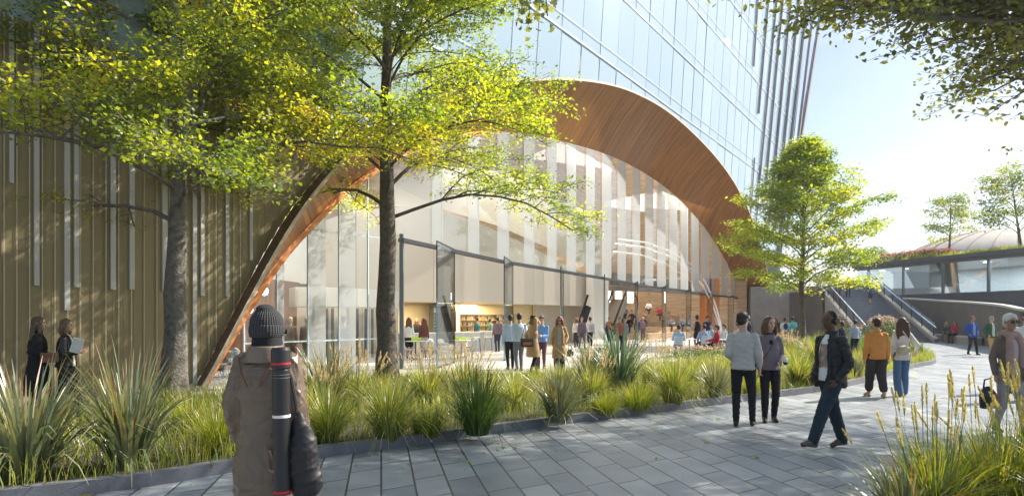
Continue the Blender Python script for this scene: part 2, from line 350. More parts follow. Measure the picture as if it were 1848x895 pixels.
# soffit, with a little curvature, uv along / across
def soffit():
    nseg = 14; n = len(outp); v = []; uv = []; fc = []
    s = 0
    for i in range(n):
        if i: s += (outp[i] - outp[i - 1]).length
        a, b = lipp[i], inp[i]; q = -up[i] * 1.0
        for k in range(nseg + 1):
            t = k / nseg; p = a.lerp(b, t)
            d = (a - b).length
            p = p - up[i] * (-.0) + Vector((0, 0, 1)) * (math.sin(t * math.pi) * .05 * min(d, 10)) * max(0, up[i].z)
            v.append(p - TO); uv.append((t * d * .5, s * .12))
    for i in range(n - 1):
        for k in range(nseg): fc.append((i * (nseg + 1) + k, (i + 1) * (nseg + 1) + k, (i + 1) * (nseg + 1) + k + 1, i * (nseg + 1) + k + 1))
    me = bpy.data.meshes.new('arch_soffit'); me.from_pydata(v, [], fc); ul = me.uv_layers.new(name='UVMap')
    for lp in me.loops: ul.data[lp.index].uv = uv[lp.vertex_index]
    me.materials.append(m_soff); me.polygons.foreach_set('use_smooth', [True] * len(fc))
    o = bpy.data.objects.new('arch_soffit', me); C.objects.link(o); o.parent = tower
soffit()
def _pl():
    n = m_soff.node_tree; b = n.nodes['Principled BSDF']; L = n.links.new; old = b.inputs['Base Color'].links[0].from_socket; t = n.nodes.new('ShaderNodeTexCoord')
    br = n.nodes.new('ShaderNodeTexBrick'); br.inputs['Scale'].default_value = 1; br.inputs['Brick Width'].default_value = 1.3; br.inputs['Row Height'].default_value = .03; br.inputs['Mortar Size'].default_value = .0011; br.inputs['Mortar Smooth'].default_value = .3
    br.inputs['Color1'].default_value = (.80, .80, .80, 1); br.inputs['Color2'].default_value = (1.15, 1.12, 1.08, 1); br.inputs['Mortar'].default_value = (.35, .33, .3, 1); L(t.outputs['UV'], br.inputs['Vector'])
    x = n.nodes.new('ShaderNodeMixRGB'); x.blend_type = 'MULTIPLY'; x.inputs[0].default_value = 1; L(old, x.inputs[1]); L(br.outputs[0], x.inputs[2]); L(x.outputs[0], b.inputs['Base Color'])
_pl()
# bright orange inner edge beside the glass on the left leg
ie = TB(); nL = int(len(inp) * .46)
A = [inp[i] + N * .07 + up[i] * .03 for i in range(nL)]; B = [inp[i] + N * .07 - up[i] * (.06 + .08 * min(1, i / 12)) for i in range(nL)]
A2 = [inp[i] - N * .02 - up[i] * .02 for i in range(nL)]; B2 = [inp[i] - N * .06 - up[i] * (.06 + .08 * min(1, i / 12)) for i in range(nL)]
ie.strip(A, B).strip(B, B2).build('arch_inner_edge', m_orange)

# facade columns
sO = [((p - outp[0]).dot(U), p.z) for p in outo]
def arch_z(s):
    xs = [a for a, b in sO]; zs = [b for a, b in sO]
    return float(np.interp(s, xs, zs))
S0, S1 = sO[0][0], sO[-1][0]
base = outp[0].copy()
ZG = 7.6                              # top of the gold cladding
def at(s, z, o=0): return base + U * s + N * o + Vector((0, 0, z))
TOPZ = 62
# gold ribbed cladding: fine fold every 0.16 m, broader panel seams
g = TB(); rb = TB()
s = -16.0
srng = random.Random(3)
edge = [(p.dot(U) - outp[0].dot(U), p.z) for p in outo]
zz_edge = [b for a, b in edge if a < 12]; 
while s < S0 + 9:
    w = .22
    def zl(q): return 0.12 if q <= S0 else arch_z(q)
    a, b = s, s + w
    if zl(a) < ZG:
        za, zb = zl(a), min(zl(b), ZG)
        g.add([at(a, za), at(b - .03, zb), at(b - .03, ZG), at(a, ZG)], [(0, 1, 2, 3)])
        g.add([at(b - .03, zb), at(b - .015, zb, .007), at(b - .015, ZG, .007), at(b - .03, ZG)], [(0, 1, 2, 3)])
        g.add([at(b - .015, zb, .007), at(b, zb, 0), at(b, ZG, 0), at(b - .015, ZG, .007)], [(0, 1, 2, 3)])
    s += w
g.build('gold_cladding', m_gold)
m_seam = mat('pale_gold_seam', (.44, .38, .26), .5)
m_stripe = mat('pale_strip', (.50, .48, .44), .5)
sm = TB()
for px in list(range(5, 350, 23)) + [375, 388, 420, 432]:
    p = FP(px, 600); q = (p - base).dot(U)
    z0 = .12 if q <= S0 else arch_z(q) + .1
    if z0 < ZG: sm.add([at(q, z0, .034), at(q + .024, z0, .034), at(q + .024, ZG, .034), at(q, ZG, .034)], [(0, 1, 2, 3)])
sm.build('cladding_seam', m_seam)
for px, w, yb in ((65, 9, 515), (120, 10, 560), (137, 9, 518), (172, 9, 230), (203, 9, 522), (237, 9, 522), (296, 9, 525), (350, 7, 700), (364, 6, 533), (409, 6, 535), (452, 5, 470), (20, 8, 330), (270, 8, 300), (330, 6, 330)):
    p = FP(px - w / 2, yb); p2 = FP(px + w / 2, yb); a = (p - base).dot(U); b = (p2 - base).dot(U); z0 = max(p.z, .12)
    if a > S0: z0 = max(z0, arch_z(b) + .1)
    TB().add([at(a, z0, .05), at(b, z0, .05), at(b, ZG, .05), at(a, ZG, .05), at(a, z0, .0), at(b, z0, .0), at(b, ZG, .0), at(a, ZG, .0)],
             [(0, 1, 2, 3), (4, 5, 1, 0), (1, 5, 6, 2), (4, 0, 3, 7), (3, 2, 6, 7)]).build('pale_strip', m_stripe)
pl = TB(); pl.add([at(-16, 0, .12), at(S0 - .05, 0, .12), at(S0 - .05, .12, .12), at(-16, .12, .12), at(-16, .12, 0), at(S0 - .05, .12, 0)], [(0, 1, 2, 3), (3, 2, 5, 4)]); pl.build('plinth', m_conc)
# curtain wall panes above
FLOORS = [7.6, 11.2, 15.1, 19.2, 23.3, 27.4, 31.5, 35.6, 39.7, 43.8, 48, 52, 56, 60]
def lean(s):     # mullions lean more towards the corner
    t = max(0, min(1, s / S1)); return .10 + .22 * t ** 2 + (.18 * max(0, (t - .9) / .1) if t > .9 else 0)
def SL(s, z): return s + lean(s) * max(0, z - 6)
V = []; Fc = []; T = []; prng = np.random.RandomState(4)
MS = list(np.arange(-16, S1 - .5, 1.9)) + [S1]
mull = TB(); band = TB(); thin = TB()
for i in range(len(MS) - 1):
    a, b = MS[i], MS[i + 1]
    # four sub-columns so the arch cut is smooth
    tilt = prng.uniform(-.005, .005, (len(FLOORS), 2))
    for j in range(len(FLOORS) - 1):
        z0, z1 = FLOORS[j], FLOORS[j + 1]; tv = prng.uniform(0, 1)
        for k in range(6):
            p, q = a + (b - a) * k / 6, a + (b - a) * (k + 1) / 6
            def cut(x, z):   # lift the lower edge to the arch where needed
                if x <= S0 or x >= S1: return z
                zz = z
                for _ in range(6):
                    zz = max(z, arch_z(x + (lean(x) * max(0, zz - 6))) )
                return zz
            za, zb = cut(p, z0), cut(q, z0)
            if za >= z1 and zb >= z1: continue
            za, zb = min(za, z1), min(zb, z1)
            dz = lambda x, z: tilt[j, 0] * (x - a) + tilt[j, 1] * (z - z0) * .6
            n0 = len(V)
            for x, z in ((p, za), (q, zb), (q, z1), (p, z1)): V.append(at(SL(x, z), z, dz(x, z)) - TO)
            Fc.append((n0, n0 + 1, n0 + 2, n0 + 3)); T.append(tv)
    # mullion
    z0 = max(FLOORS[0], 0)
    for _ in range(8):
        if S0 < a < S1: z0 = max(FLOORS[0], arch_z(SL(a, z0)))
    if z0 < TOPZ and a < S1 * .80: mull.bar(at(SL(a, z0), z0, .008), at(SL(a, 60), 60, .008), .022, .012)
np_mesh('curtain_wall', np.array([tuple(v) for v in V]), np.array(Fc), m_cw, tower, np.array(T))
mull.build('mullion', m_mull)
# floor edges behind the glass read as pale lines: two per storey
for z in FLOORS[1:-1]:
    lo = None
    xs = np.linspace(-16, S1, 160)
    for dz_, hh, oo in ((0, .11, .045), (.75, .05, .05)):
        zq = z + dz_
        segs = []; cur = []
        for x in xs:
            X = SL(x, zq)
            if S0 < x < S1 and arch_z(X) > zq - .1 and X < S1:
                if len(cur) > 1: segs.append(cur)
                cur = []
            else: cur.append(X)
        if len(cur) > 1: segs.append(cur)
        for c_ in segs:
            band.add([at(c_[0], zq, oo), at(c_[-1], zq, oo), at(c_[-1], zq + hh, oo), at(c_[0], zq + hh, oo)], [(0, 1, 2, 3)])
m_band = mat('white_floor_edge', (.48, .57, .63), .35)
band.build('floor_edge', m_band)
# corner fins, bronze with a blue glass side
for (xt, yt, xb, yb, w) in ((1366, 0, 1358, 120, .25), (1385, 0, 1367, 205, .28), (1400, 0, 1368, 330, .30), (1411, 0, 1376, 370, .34), (1425, 0, 1386, 400, .4), (1440, 0, 1394, 430, .45), (1455, 0, 1402, 450, .5), (1467, 0, 1416, 420, .6), (1481, 0, 1432, 300, .75), (1360, 285, 1352, 395, .18), (1372, 300, 1361, 420, .18)):
    a = FP(xb, yb, .05); b = FP(xt, yt, .05)
    d = (b - a); b = a + d * 1.25 if yt == 0 else b
    o1 = N * w * .42; th = U * w * .8
    TB().add([a, a + o1, b + o1, b, a + th, a + o1 + th, b + o1 + th, b + th], [(0, 1, 2, 3), (1, 5, 6, 2), (5, 4, 7, 6), (0, 4, 5, 1), (3, 2, 6, 7)]).build('fin', m_fin)
    TB().add([a - U * .03 + o1 * .1, a - U * .03 + o1 * .75, b - U * .03 + o1 * .75, b - U * .03 + o1 * .1], [(0, 1, 2, 3)]).build('fin_glass', m_finb)
# end wall of the tower, its leaning corner and the roof
ew = TB(); back_d = -N * 26
c0 = at(S1, 0); c1 = at(SL(S1, TOPZ), TOPZ)
ew.add([c0, c0 + back_d, c1 + back_d, c1], [(0, 1, 2, 3)])
ew.add([at(-16, 0), at(-16, TOPZ), at(-16, TOPZ) + back_d, at(-16, 0) + back_d], [(0, 1, 2, 3)])
ew.add([at(-16, TOPZ), c1, c1 + back_d, at(-16, TOPZ) + back_d], [(0, 1, 2, 3)])
ew.add([at(-16, 0) + back_d, at(-16, TOPZ) + back_d, c1 + back_d, c0 + back_d], [(0, 1, 2, 3)])
ew.build('end_wall', m_cw)
# right foot of the arch: wood jamb and bronze slats
rf = TB()
for i in range(10):
    p = at(S1 - 2.2 + .3 * i, 0, -.6); rf.bar(p, p + Vector((0, 0, 4.2)), .12, .2)
rf.build('slat_screen', mat('brown_slats', (.16, .07, .03), .5))

# ---- the glass wall
GX = [357 + (1352 - 357) * i / 160 for i in range(161)]
innx = [a for a, b in INN]
def inn_z(px):
    ys = np.interp(px, innx, [b for a, b in INN]); return P(px, ys, GY(px))[2]
def gp(px, z, o=0):
    Y = GY(px); a = Vector(((px - CX) * Y / F, Y, z)); return a + N * o
gl = TB(); gu = TB(); 
for a, b in zip(GX[:-1], GX[1:]):
    if b <= 370: continue
    za, zb = (beam_z(a), beam_z(b)) if a >= 718 else (0, 0)
    gu.quad(gp(a, za), gp(b, zb), gp(b, max(inn_z(b), zb)), gp(a, max(inn_z(a), za)))
gu.build('glass_wall', m_glass)
# frit bands
for a, b in ((500, 511), (556, 586), (612, 640), (778, 797), (843, 863), (896, 917), (944, 963), (986, 1003), (1021, 1038), (1056, 1072), (1085, 1102), (1113, 1128), (1140, 1154), (1163, 1178), (1185, 1200), (1207, 1221), (1227, 1241), (1247, 1260), (1265, 1279), (1283, 1297), (1301, 1313), (1318, 1329)):
    za, zb = (beam_z(a), beam_z(b)) if a >= 718 else (0.0, 0.0)
    TB().quad(gp(a, za, .05), gp(b, zb, .05), gp(b, max(inn_z(b), zb) - .02, .05), gp(a, max(inn_z(a), za) - .02, .05)).build('frit_band', m_frit)
mb = TB()
for px in (440, 500, 556, 612, 664, 797, 863, 917, 963, 1003, 1038, 1072, 1102, 1128, 1154, 1178, 1200, 1221, 1241, 1260, 1279, 1297, 1313, 1329):
    z0 = beam_z(px) if px >= 718 else 0
    mb.bar(gp(px, z0), gp(px, max(inn_z(px), z0 + .1)), .04, .1)
mb.build('glazing_bar', m_mull)
bm_ = TB(); bx_ = [718, 780, 850, 900, 960, 1030, 1090, 1130, 1167, 1200, 1230, 1250, 1269, 1310, 1352]
for a, b in zip(bx_[:-1], bx_[1:]): bm_.wall(gp(a, 0, .15)[:2], gp(b, 0, .15)[:2], beam_z(a) - .07, beam_z(a) + .05, .25, beam_z(b) - .07, beam_z(b) + .05)
bm_.build('door_head_beam', mat('dark_grey_beam', (.05, .055, .065), .4, metal=.4))
TB().bar(gp(721, 0, .1), gp(721, beam_z(721) + .2, .1), .12, .2).build('end_post', mat('blue_grey_post', (.16, .18, .22), .4, metal=.4))
rl = TB()
for z in (1.02, 4.3):
    for a, b in zip((380, 440, 500, 560, 612, 664), (440, 500, 560, 612, 664, 716)):
        if inn_z(a) > z and inn_z(b) > z: rl.bar(gp(a, z), gp(b, z), .03, .04)
rl.build('glazing_rail', m_mull)
# pivoting glass door leaves standing open across the opening
m_edge = mat('sky_tinted_glass_edge', (.16, .38, .62), .2, metal=.2)  # bluish glass edge, its blue painted stronger for the sky it mirrors
for px, ln in ((813, 2.7), (919, 2.7), (1011, 2.7), (1084, 2.7), (1141, 2.6), (1190, 2.6), (1234, 2.6), (1273, 2.6), (1310, 2.6), (1345, 2.4)):
    z1 = beam_z(px) + (.05 if px < 830 else .02); p = gp(px, 0, .2); q = p + Vector((-.13, -.99, 0)) * ln
    leaf = TB().wall(p[:2], q[:2], .03, z1, .02).build('glass_door', m_glass)
    fr = TB(); fr.bar((p.x, p.y, z1), (q.x, q.y, z1), .035, .04); fr.bar((q.x, q.y, z1 * .55), (q.x, q.y, z1), .035, .04); fr.bar((p.x, p.y, .03), (p.x, p.y, z1), .03, .03); fr.bar((p.x, p.y, .03), (q.x, q.y, .03), .05, .05); fr.build('door_frame', m_black, leaf)
    TB().bar((q.x, q.y, .03), (q.x, q.y, z1 * .55), .04, .05).build('door_edge', m_edge, leaf)
# ---- inside the hall
m_hallwood = wood('hall_wood', (.36, .23, .13), (.52, .36, .22), (.6, .6, 6), .5)
m_darkwood = wood('dark_wood_wall', (.13, .055, .03), (.24, .11, .06), (8, 8, .6), .5)
m_ply = wood('plywood', (.44, .29, .16), (.58, .41, .25), (1, 1, 5), .5)
m_barwall = mat('warm_cream', (.78, .66, .42), .7)
def poly_wall(name, pts, z0, z1, m, th=.25, parent=None):
    """pts: (px, depth[, z top]); upright wall along them"""
    w = TB()
    for a, b in zip(pts[:-1], pts[1:]):
        pa = ((a[0] - CX) * a[1] / F, a[1]); pb = ((b[0] - CX) * b[1] / F, b[1])
        w.wall(pa, pb, z0, a[2] if len(a) > 2 else z1, th, z0, b[2] if len(b) > 2 else z1)
    return w.build(name, m, parent)
poly_wall('cream_wall', [(560, 27, 5.6), (640, 28, 6.4), (725, 30, 6.9), (780, 31, 6.95), (850, 33, 6.7), (910, 35, 6.2), (960, 37, 5.7), (1010, 40, 5.1), (1062, 44, 4.6)], 2.45, 6, mat('warm_white', (.72, .65, .56), .7))
poly_wall('hall_back_wall', [(400, 26), (500, 28), (640, 33), (725, 36), (850, 40), (960, 46), (1100, 62)], 4.2, 26, m_hallwood)
poly_wall('hall_end_wall', [(1060, 73), (1220, 67.2), (1348, 63.0)], 0, 26, m_hallwood)
poly_wall('wood_wall', [(395, 20.5), (450, 22), (535, 25.5)], 0, 3.1, m_darkwood)
poly_wall('white_upper_wall', [(395, 21), (450, 23), (540, 26.4), (725, 31)], 3.1, 5.2, m_white)
poly_wall('curved_counter_hood', [(528, 23.6), (540, 23.0), (575, 22.9), (640, 24.2), (715, 26.8)], 2.1, 2.8, m_white)
poly_wall('side_wall', [(536, 24.6), (600, 25), (650, 26), (715, 28.2)], 0, 2.1, m_cream)
ww = TB()
for px in (548, 565, 590, 600, 628, 645, 660, 672, 684, 694, 704): ww.bar(P(px, 640, 24.6 + max(0, px - 640) * .035)[:2] + (.1,), P(px, 500, 24.6 + max(0, px - 640) * .035)[:2] + (2.05,), .10, .04)
ww.build('dark_mullion', m_steel)
# white structural reveal on the far right of the bar, then the pillar and the escalator
poly_wall('bar_side_wall', [(965, 40), (1063, 46)], 0, 2.6, m_cream)
poly_wall('pillar', [(1064, 42.5), (1092, 44.5)], 0, 5.2, m_white, .5)
es = TB(); e0 = Vector(P(1040, 626, 40.5)); e0.z = .1; e1 = Vector(P(1061, 550, 41)); e1.z = 2.4
es.bar(e0, e1, .3, .35); es.bar(e0 + Vector((0, 0, .75)), e1 + Vector((0, 0, .75)), .1, .1); es.build('escalator', m_black)
es2 = TB(); e0 = Vector(P(1092, 626, 46)); e0.z = .1; e1 = Vector(P(1118, 545, 48)); e1.z = 2.9
es2.bar(e0, e1, 1.2, .5); es2.build('escalator', mat('escalator_side', (.30, .25, .20), .4))
esr = TB()
for q in (-.5, .5): esr.bar(e0 + Vector((q, 0, .8)), e1 + Vector((q, 0, .8)), .09, .09); esr.bar(e1 + Vector((q, 0, .8)), e1 + Vector((q + .1, .4, .1)), .09, .09)
esr.build('handrail', m_black)
# bar: counter, warm back wall, dark kitchen unit, ceiling
def pw(px, Y): return ((px - CX) * Y / F, Y)
poly_wall('bar_counter', [(722, 28.8), (800, 30.6), (880, 33), (962, 36.6)], 0, .98, mat('counter_white', (.62, .60, .57), .35), .6)
poly_wall('bar_back_wall', [(690, 32.6), (800, 35), (905, 38.5), (980, 41)], 0, 2.6, m_barwall, .2)
cb = TB(); cb.poly([pw(690, 32.7), pw(722, 29.9), pw(820, 32), pw(962, 37), pw(1063, 44), pw(1063, 47), pw(980, 41)], 2.47); cb.build('bar_ceiling', m_barwall)
poly_wall('kitchen_unit', [(779, 33.4), (811, 34.1)], 0, 2.3, m_steel, .5)
kl = TB()
for k in range(6): kl.wall(pw(783, 33.0), pw(796, 33.3), .9 + k * .17, .93 + k * .17, .06)
kl.wall(pw(783, 33.05), pw(809, 33.7), 1.95, 2.2, .05); kl.build('kitchen_panel', mat('kitchen_steel_light', (.4, .43, .46), .3, metal=.5))
poly_wall('bar_partition', [(826, 32.6), (829, 36.8)], 0, 2.45, m_white, .15)
# timber bleachers
bl0, bl1 = Vector(pw(1098, 46)), Vector(pw(1278, 56)); bdir = (bl1 - bl0).normalized(); bn = Vector((-bdir.y, bdir.x))
for k in range(6):
    a = bl0 + bn * (k * .95); b = bl1 + bn * (k * .95); w = TB()
    w.wall((a + bn * .46), (b + bn * .46), 0, .46 * (k + 1), .93); w.build('bleacher_step', m_ply)
a = bl0 + bn * 6.1; b = bl1 + bn * 6.1
bw = TB(); bw.wall(a, b, 0, 4.1, .3); bw.build('bleacher_back_wall', m_ply)
m_daywin = mat('daylight_glow_pane', (.8, .85, .9), .3, emit=((.9, .95, 1), 1.6))  # panes given a glow in place of daylight behind them
for t0, t1 in ((.40, .47), (.49, .56), (.62, .68), (.74, .80)):
    pa = a.lerp(b, t0) - bn * .18; pb = a.lerp(b, t1) - bn * .18; TB().wall(pa, pb, 3.0, 4.0, .04).build('window', m_daywin)
poly_wall('upper_floor_slab', [(1093, 47.5), (1200, 53), (1290, 60.5)], 3.75, 4.05, m_conc, .8)
poly_wall('orange_wood_fin', [(1268, 58), (1293, 60)], 0, 5.3, m_orange, .6)
rbm = TB()  # white tubes modelled in place of curved reflections in the glass, not structure
for dx, dy, dY in ((0, 0, 0), (6, -8, .8), (10, 3, 1.5), (-4, 14, 2)):
    pts = [P(a_ + dx * t_, b_ + dy * t_, Y_ + dY) for a_, b_, Y_, t_ in ((1302, 606, 57.5, .2), (1296, 580, 57.3, .4), (1286, 550, 57, .6), (1268, 515, 56, .8), (1242, 486, 55, 1), (1205, 462, 54, 1), (1160, 446, 52.5, 1), (1110, 440, 51, 1))]
    cc = [Vector(q) for q in pts]; rbm.tube(cc, .07, 6)
rbm.build('reflected_arc', mat('reflection_white', (.85, .85, .84), .3))
poly_wall('glass_balustrade', [(1100, 46.2), (1200, 53.5), (1290, 63)], 4.05, 5.0, m_glass, .04)
# white rounded ceiling sail over the hall
sail = TB(); A = [P(x, y, Y) for x, y, Y in ((700, 330, 31), (800, 300, 33), (900, 310, 36), (1000, 350, 41), (1090, 420, 47))]; B = [P(x, y, Y) for x, y, Y in ((700, 372, 30.2), (800, 378, 31.8), (900, 408, 35), (1000, 452, 40), (1080, 496, 46))]
sail.strip(A, B).build('ceiling_sail', m_cream)
# hall lights
def area(name, loc, size, power, col=(1, .93, .82), rot=(0, 0, 0)):
    d = bpy.data.lights.new(name, 'AREA'); d.shape = 'RECTANGLE'; d.size, d.size_y = size; d.energy = power; d.color = col
    o = bpy.data.objects.new(name, d); C.objects.link(o); o.location = Vector(loc) - TO; o.rotation_euler = rot; o.parent = tower; return o
area('hall_light', P(700, 300, 26)[:2] + (9,), (8, 6), 260)
area('hall_light', P(960, 300, 36)[:2] + (10.5,), (10, 8), 480)
area('hall_light', P(1180, 300, 52)[:2] + (11,), (12, 10), 900)
area('hall_light', P(1080, 300, 58)[:2] + (24,), (20, 14), 3200)  # added fill high out of sight, brightens the dark upper hall walls
area('hall_light', P(900, 300, 38)[:2] + (20,), (14, 12), 900)  # second added fill above the hall, no fitting there
area('bar_light', P(760, 560, 31.5)[:2] + (2.4,), (5, 1.5), 120, (1, .84, .55))
area('bar_light', P(890, 560, 36)[:2] + (2.4,), (5, 1.5), 140, (1, .84, .55))
area('hall_light', P(560, 560, 21)[:2] + (5.6,), (4, 3), 150)

# ================================================================== RIGHT SIDE: stairs, ramp, pavilion
m_stone = mat('stair_stone', (.24, .26, .29), .6, noise=(2, .1))
m_cope = mat('pale_coping', (.50, .48, .45), .6)
st = empty('outdoor_staircase', (24.3, 44, 0), 0, 'wide outdoor staircase with glass sides and long steel handrails rising beside the pavilion', 'staircase')
sdir = Vector((4.6, 16, 0)).normalized(); sperp = Vector((sdir.y, -sdir.x, 0)); SW = 4.1; NS = 30; run = .56; rise = .155
def sp(d, w, z): return sdir * d + sperp * w + Vector((0, 0, z))
stp = MB(); pts = []
prof = [(0, 0)]
for k in range(NS): prof += [(k * run, (k + 1) * rise), ((k + 1) * run, (k + 1) * rise)]
stp.strip([sp(d, 0, z) for d, z in prof], [sp(d, SW, z) for d, z in prof]); stp.build('steps', m_stone, st)
nose = MB()
for k in range(NS): nose.bar(sp(k * run + .03, .05, (k + 1) * rise + .008), sp(k * run + .03, SW - .05, (k + 1) * rise + .008), .05, .012)
nose.build('step_nosing', mat('dark_nosing', (.06, .065, .075), .6), st)
L_ = NS * run; Zt = NS * rise
for w in (-.12, SW + .12):
    b_ = MB()
    for o_ in (-.1, .1): b_.add([sp(-.4, w + o_, 0), sp(L_, w + o_, 0), sp(L_, w + o_, Zt + .25), sp(-.4, w + o_, .25)], [(0, 1, 2, 3)])
    b_.quad(sp(-.4, w - .1, 0), sp(-.4, w + .1, 0), sp(-.4, w + .1, .25), sp(-.4, w - .1, .25)); b_.build('stringer', m_conc, st)
    b_ = MB(); b_.add([sp(-.45, w - .13, .25), sp(-.45, w + .13, .25), sp(L_, w + .13, Zt + .25), sp(L_, w - .13, Zt + .25), sp(-.45, w - .13, .33), sp(-.45, w + .13, .33), sp(L_, w + .13, Zt + .33), sp(L_, w - .13, Zt + .33)], [(4, 5, 6, 7), (0, 1, 5, 4), (0, 4, 7, 3), (1, 2, 6, 5)]); b_.build('coping', m_cope, st)
    b_ = MB(); b_.add([sp(-.2, w, .34), sp(L_, w, Zt + .34), sp(L_, w, Zt + 1.3), sp(-.2, w, 1.3)], [(0, 1, 2, 3)]); b_.build('glass_side', m_glass, st)
    for k in range(8): d = k * L_ / 7.2; z = d / L_ * Zt; b_ = MB().bar(sp(d, w, z + .3), sp(d, w, z + 1.32), .05, .05).build('post', m_black, st)
    b_ = MB().tube([sp(-.9, w + (.15 if w < 0 else -.15), 1.0), sp(L_, w + (.15 if w < 0 else -.15), Zt + 1.15)], .055, 8).build('handrail', m_rail, st)
top = Vector((24.3, 44, 0)) + sdir * L_
# concrete wall between stair and tower, landing behind
wl = MB(); c_a = Vector((24.3, 44, 0)) - sperp * .3 + sdir * 12.5; c_b = Vector((at(S1, 0).x + .2, at(S1, 0).y - 1.5, 0))
wl.wall((c_a.x, c_a.y), (c_b.x, c_b.y), 0, 4.0, .3); wo_ = wl.build('concrete_wall', m_conc_dk); tag(wo_, 'dark brown grey concrete wall between the tower and the outdoor staircase', 'wall')
tc_ = MB(); lx = top - sperp * 6; rx = top + sperp * (SW + .6)
tc_.prism([(top.x, top.y), (rx.x, rx.y), (rx.x + 4, rx.y + 16), (lx.x + 4, lx.y + 16), (lx.x, lx.y)], 0, Zt); tc_ = tc_.build('upper_terrace', m_conc); tag(tc_, kind='structure')
# pavilion with the long window band: runs from the near right to the far left
pa0 = Vector(pw(1990, 45.5)); pa1 = Vector(pw(1545, 67))
pd = (pa1 - pa0); plen = pd.length; pd.normalize(); pn = Vector((-pd.y, pd.x)) * -1
if pn.y < 0: pn = -pn                   # away from the camera
pav = empty('window_pavilion', (pa0.x, pa0.y, 0), 0, 'long low dark grey pavilion with a band of large pale windows and a planted roof', 'building')
def pp(t, d, z): q = pd * t + pn * d; return (q.x, q.y, z)
def slab(mb, t0, t1, d0, d1, z0, z1):
    v = [pp(t0, d0, z0), pp(t1, d0, z0), pp(t1, d1, z0), pp(t0, d1, z0), pp(t0, d0, z1), pp(t1, d0, z1), pp(t1, d1, z1), pp(t0, d1, z1)]
    return mb.add(v, [(3, 2, 1, 0), (4, 5, 6, 7), (0, 1, 5, 4), (1, 2, 6, 5), (2, 3, 7, 6), (3, 0, 4, 7)])
ZW0, ZW1, ZF = 3.85, 6.6, 7.05
m_dkwall = mat('dark_cladding', (.085, .088, .10), .55, noise=(.6, .1)); m_fas = mat('fascia', (.15, .155, .17), .45)
slab(MB(), 0, plen, 0, .3, 0, ZW0 - .05).build('lower_wall', m_dkwall, pav)
slab(MB(), 0, plen, -.25, .4, ZW1 + .02, ZF).build('fascia', m_fas, pav)
slab(MB(), 0, plen, -.55, -.25, ZF - .25, ZF + .12).build('roof_edge', m_dkwall, pav)
slab(MB(), 0, plen, .4, 14, ZW1 + .1, ZF - .02).build('roof', m_conc_dk, pav)
slab(MB(), 0, plen, 10, 10.3, 0, ZW1).build('room_back_wall', mat('room_wall', (.50, .56, .59), .6), pav)
slab(MB(), 0, plen, .3, 10, ZW0 - .3, ZW0 - .1).build('room_floor', m_conc, pav)
slab(MB(), 0, plen, .42, 10, ZW1 + .0, ZW1 + .09).build('room_ceiling', mat('room_ceiling', (.6, .62, .64), .6), pav)
m_pgl = glass('pavilion_glass', (.80, .86, .88), .10, .5)
tt = 0; k = 0
while tt < plen - .1:
    t1 = min(tt + 4.15, plen)
    wn = slab(MB(), tt + .09, t1 - .09, .05, .08, ZW0, ZW1).build('window', m_pgl, pav)
    fr = MB(); slab(fr, tt - .09, tt + .09, -.02, .2, ZW0 - .05, ZW1 + .02); slab(fr, tt + .09, t1 - .09, .0, .18, ZW0 - .05, ZW0 + .03); slab(fr, tt + .09, t1 - .09, .0, .18, ZW1 - .05, ZW1 + .02); fr.build('frame', m_steel, wn)
    MB().cyl(pp((tt + t1) / 2, 2.6, ZW1 - .06), .28, .05, 16).build('ceiling_lamp', mat('lamp_disc', (1, 1, 1), .5, emit=((1, .98, .92), 4)), pav)
    tt = t1; k += 1
for q_ in (.2, .5, .8):
    d_ = bpy.data.lights.new('room_light', 'AREA'); d_.shape = 'RECTANGLE'; d_.size = 7; d_.size_y = 6; d_.energy = 420; o_ = bpy.data.objects.new('room_light', d_); C.objects.link(o_); o_.location = pp(plen * q_, 5, ZW1 - .1); o_.parent = pav
# white curtain near the second window from the left
cu = MB()
A = []; B = []
for i in range(28):
    q = i / 27; A.append(pp(plen - 10.6 + q * 2.1, .8 + .09 * math.sin(i * 1.7), ZW1)); B.append(pp(plen - 10.9 + q * .95 , .8 + .06 * math.sin(i * 1.7), ZW0))
cu.strip(A, B).build('curtain', mat('curtain_cloth', (.8, .79, .74), .8), pav)
# curved ramp with a pale coping in front of the pavilion
rp = curve([pw(1545, 60), pw(1640, 52), pw(1700, 47.5), pw(1760, 41), pw(1810, 34.5), pw(1848, 30.5), pw(1900, 27.5)], 5)
rz = np.interp(np.linspace(0, 1, len(rp)), [0, .2, .4, .6, .8, 1], [3.5, 3.1, 2.75, 2.4, 2.05, 1.8])
rw = MB(); rc = MB()
for i in range(len(rp) - 1):
    rw.wall(rp[i], rp[i + 1], 0, rz[i], .22, 0, rz[i + 1]); rc.wall(rp[i], rp[i + 1], rz[i] + .003, rz[i] + .12, .34, rz[i + 1] + .003, rz[i + 1] + .12)
rwo = rw.build('ramp_wall', m_conc_dk); tag(rwo, 'curved dark ramp wall topped by a thin pale coping, below the pavilion windows', 'wall'); rco = rc.build('coping', m_cope, rwo)
# low stone bench at the foot of the ramp wall
b0 = Vector(pw(1682, 47)); b1 = Vector(pw(1765, 38.6)); bnch = empty('stone_bench', (b0.x, b0.y, 0), 0, 'long low pale stone bench at the foot of the curved ramp wall', 'bench')
MB().wall((0, 0), tuple(b1 - b0), .0, .42, .45).build('bench_base', m_conc, bnch); MB().wall((0, 0), tuple(b1 - b0), .423, .52, .55).build('seat', m_cope, bnch)

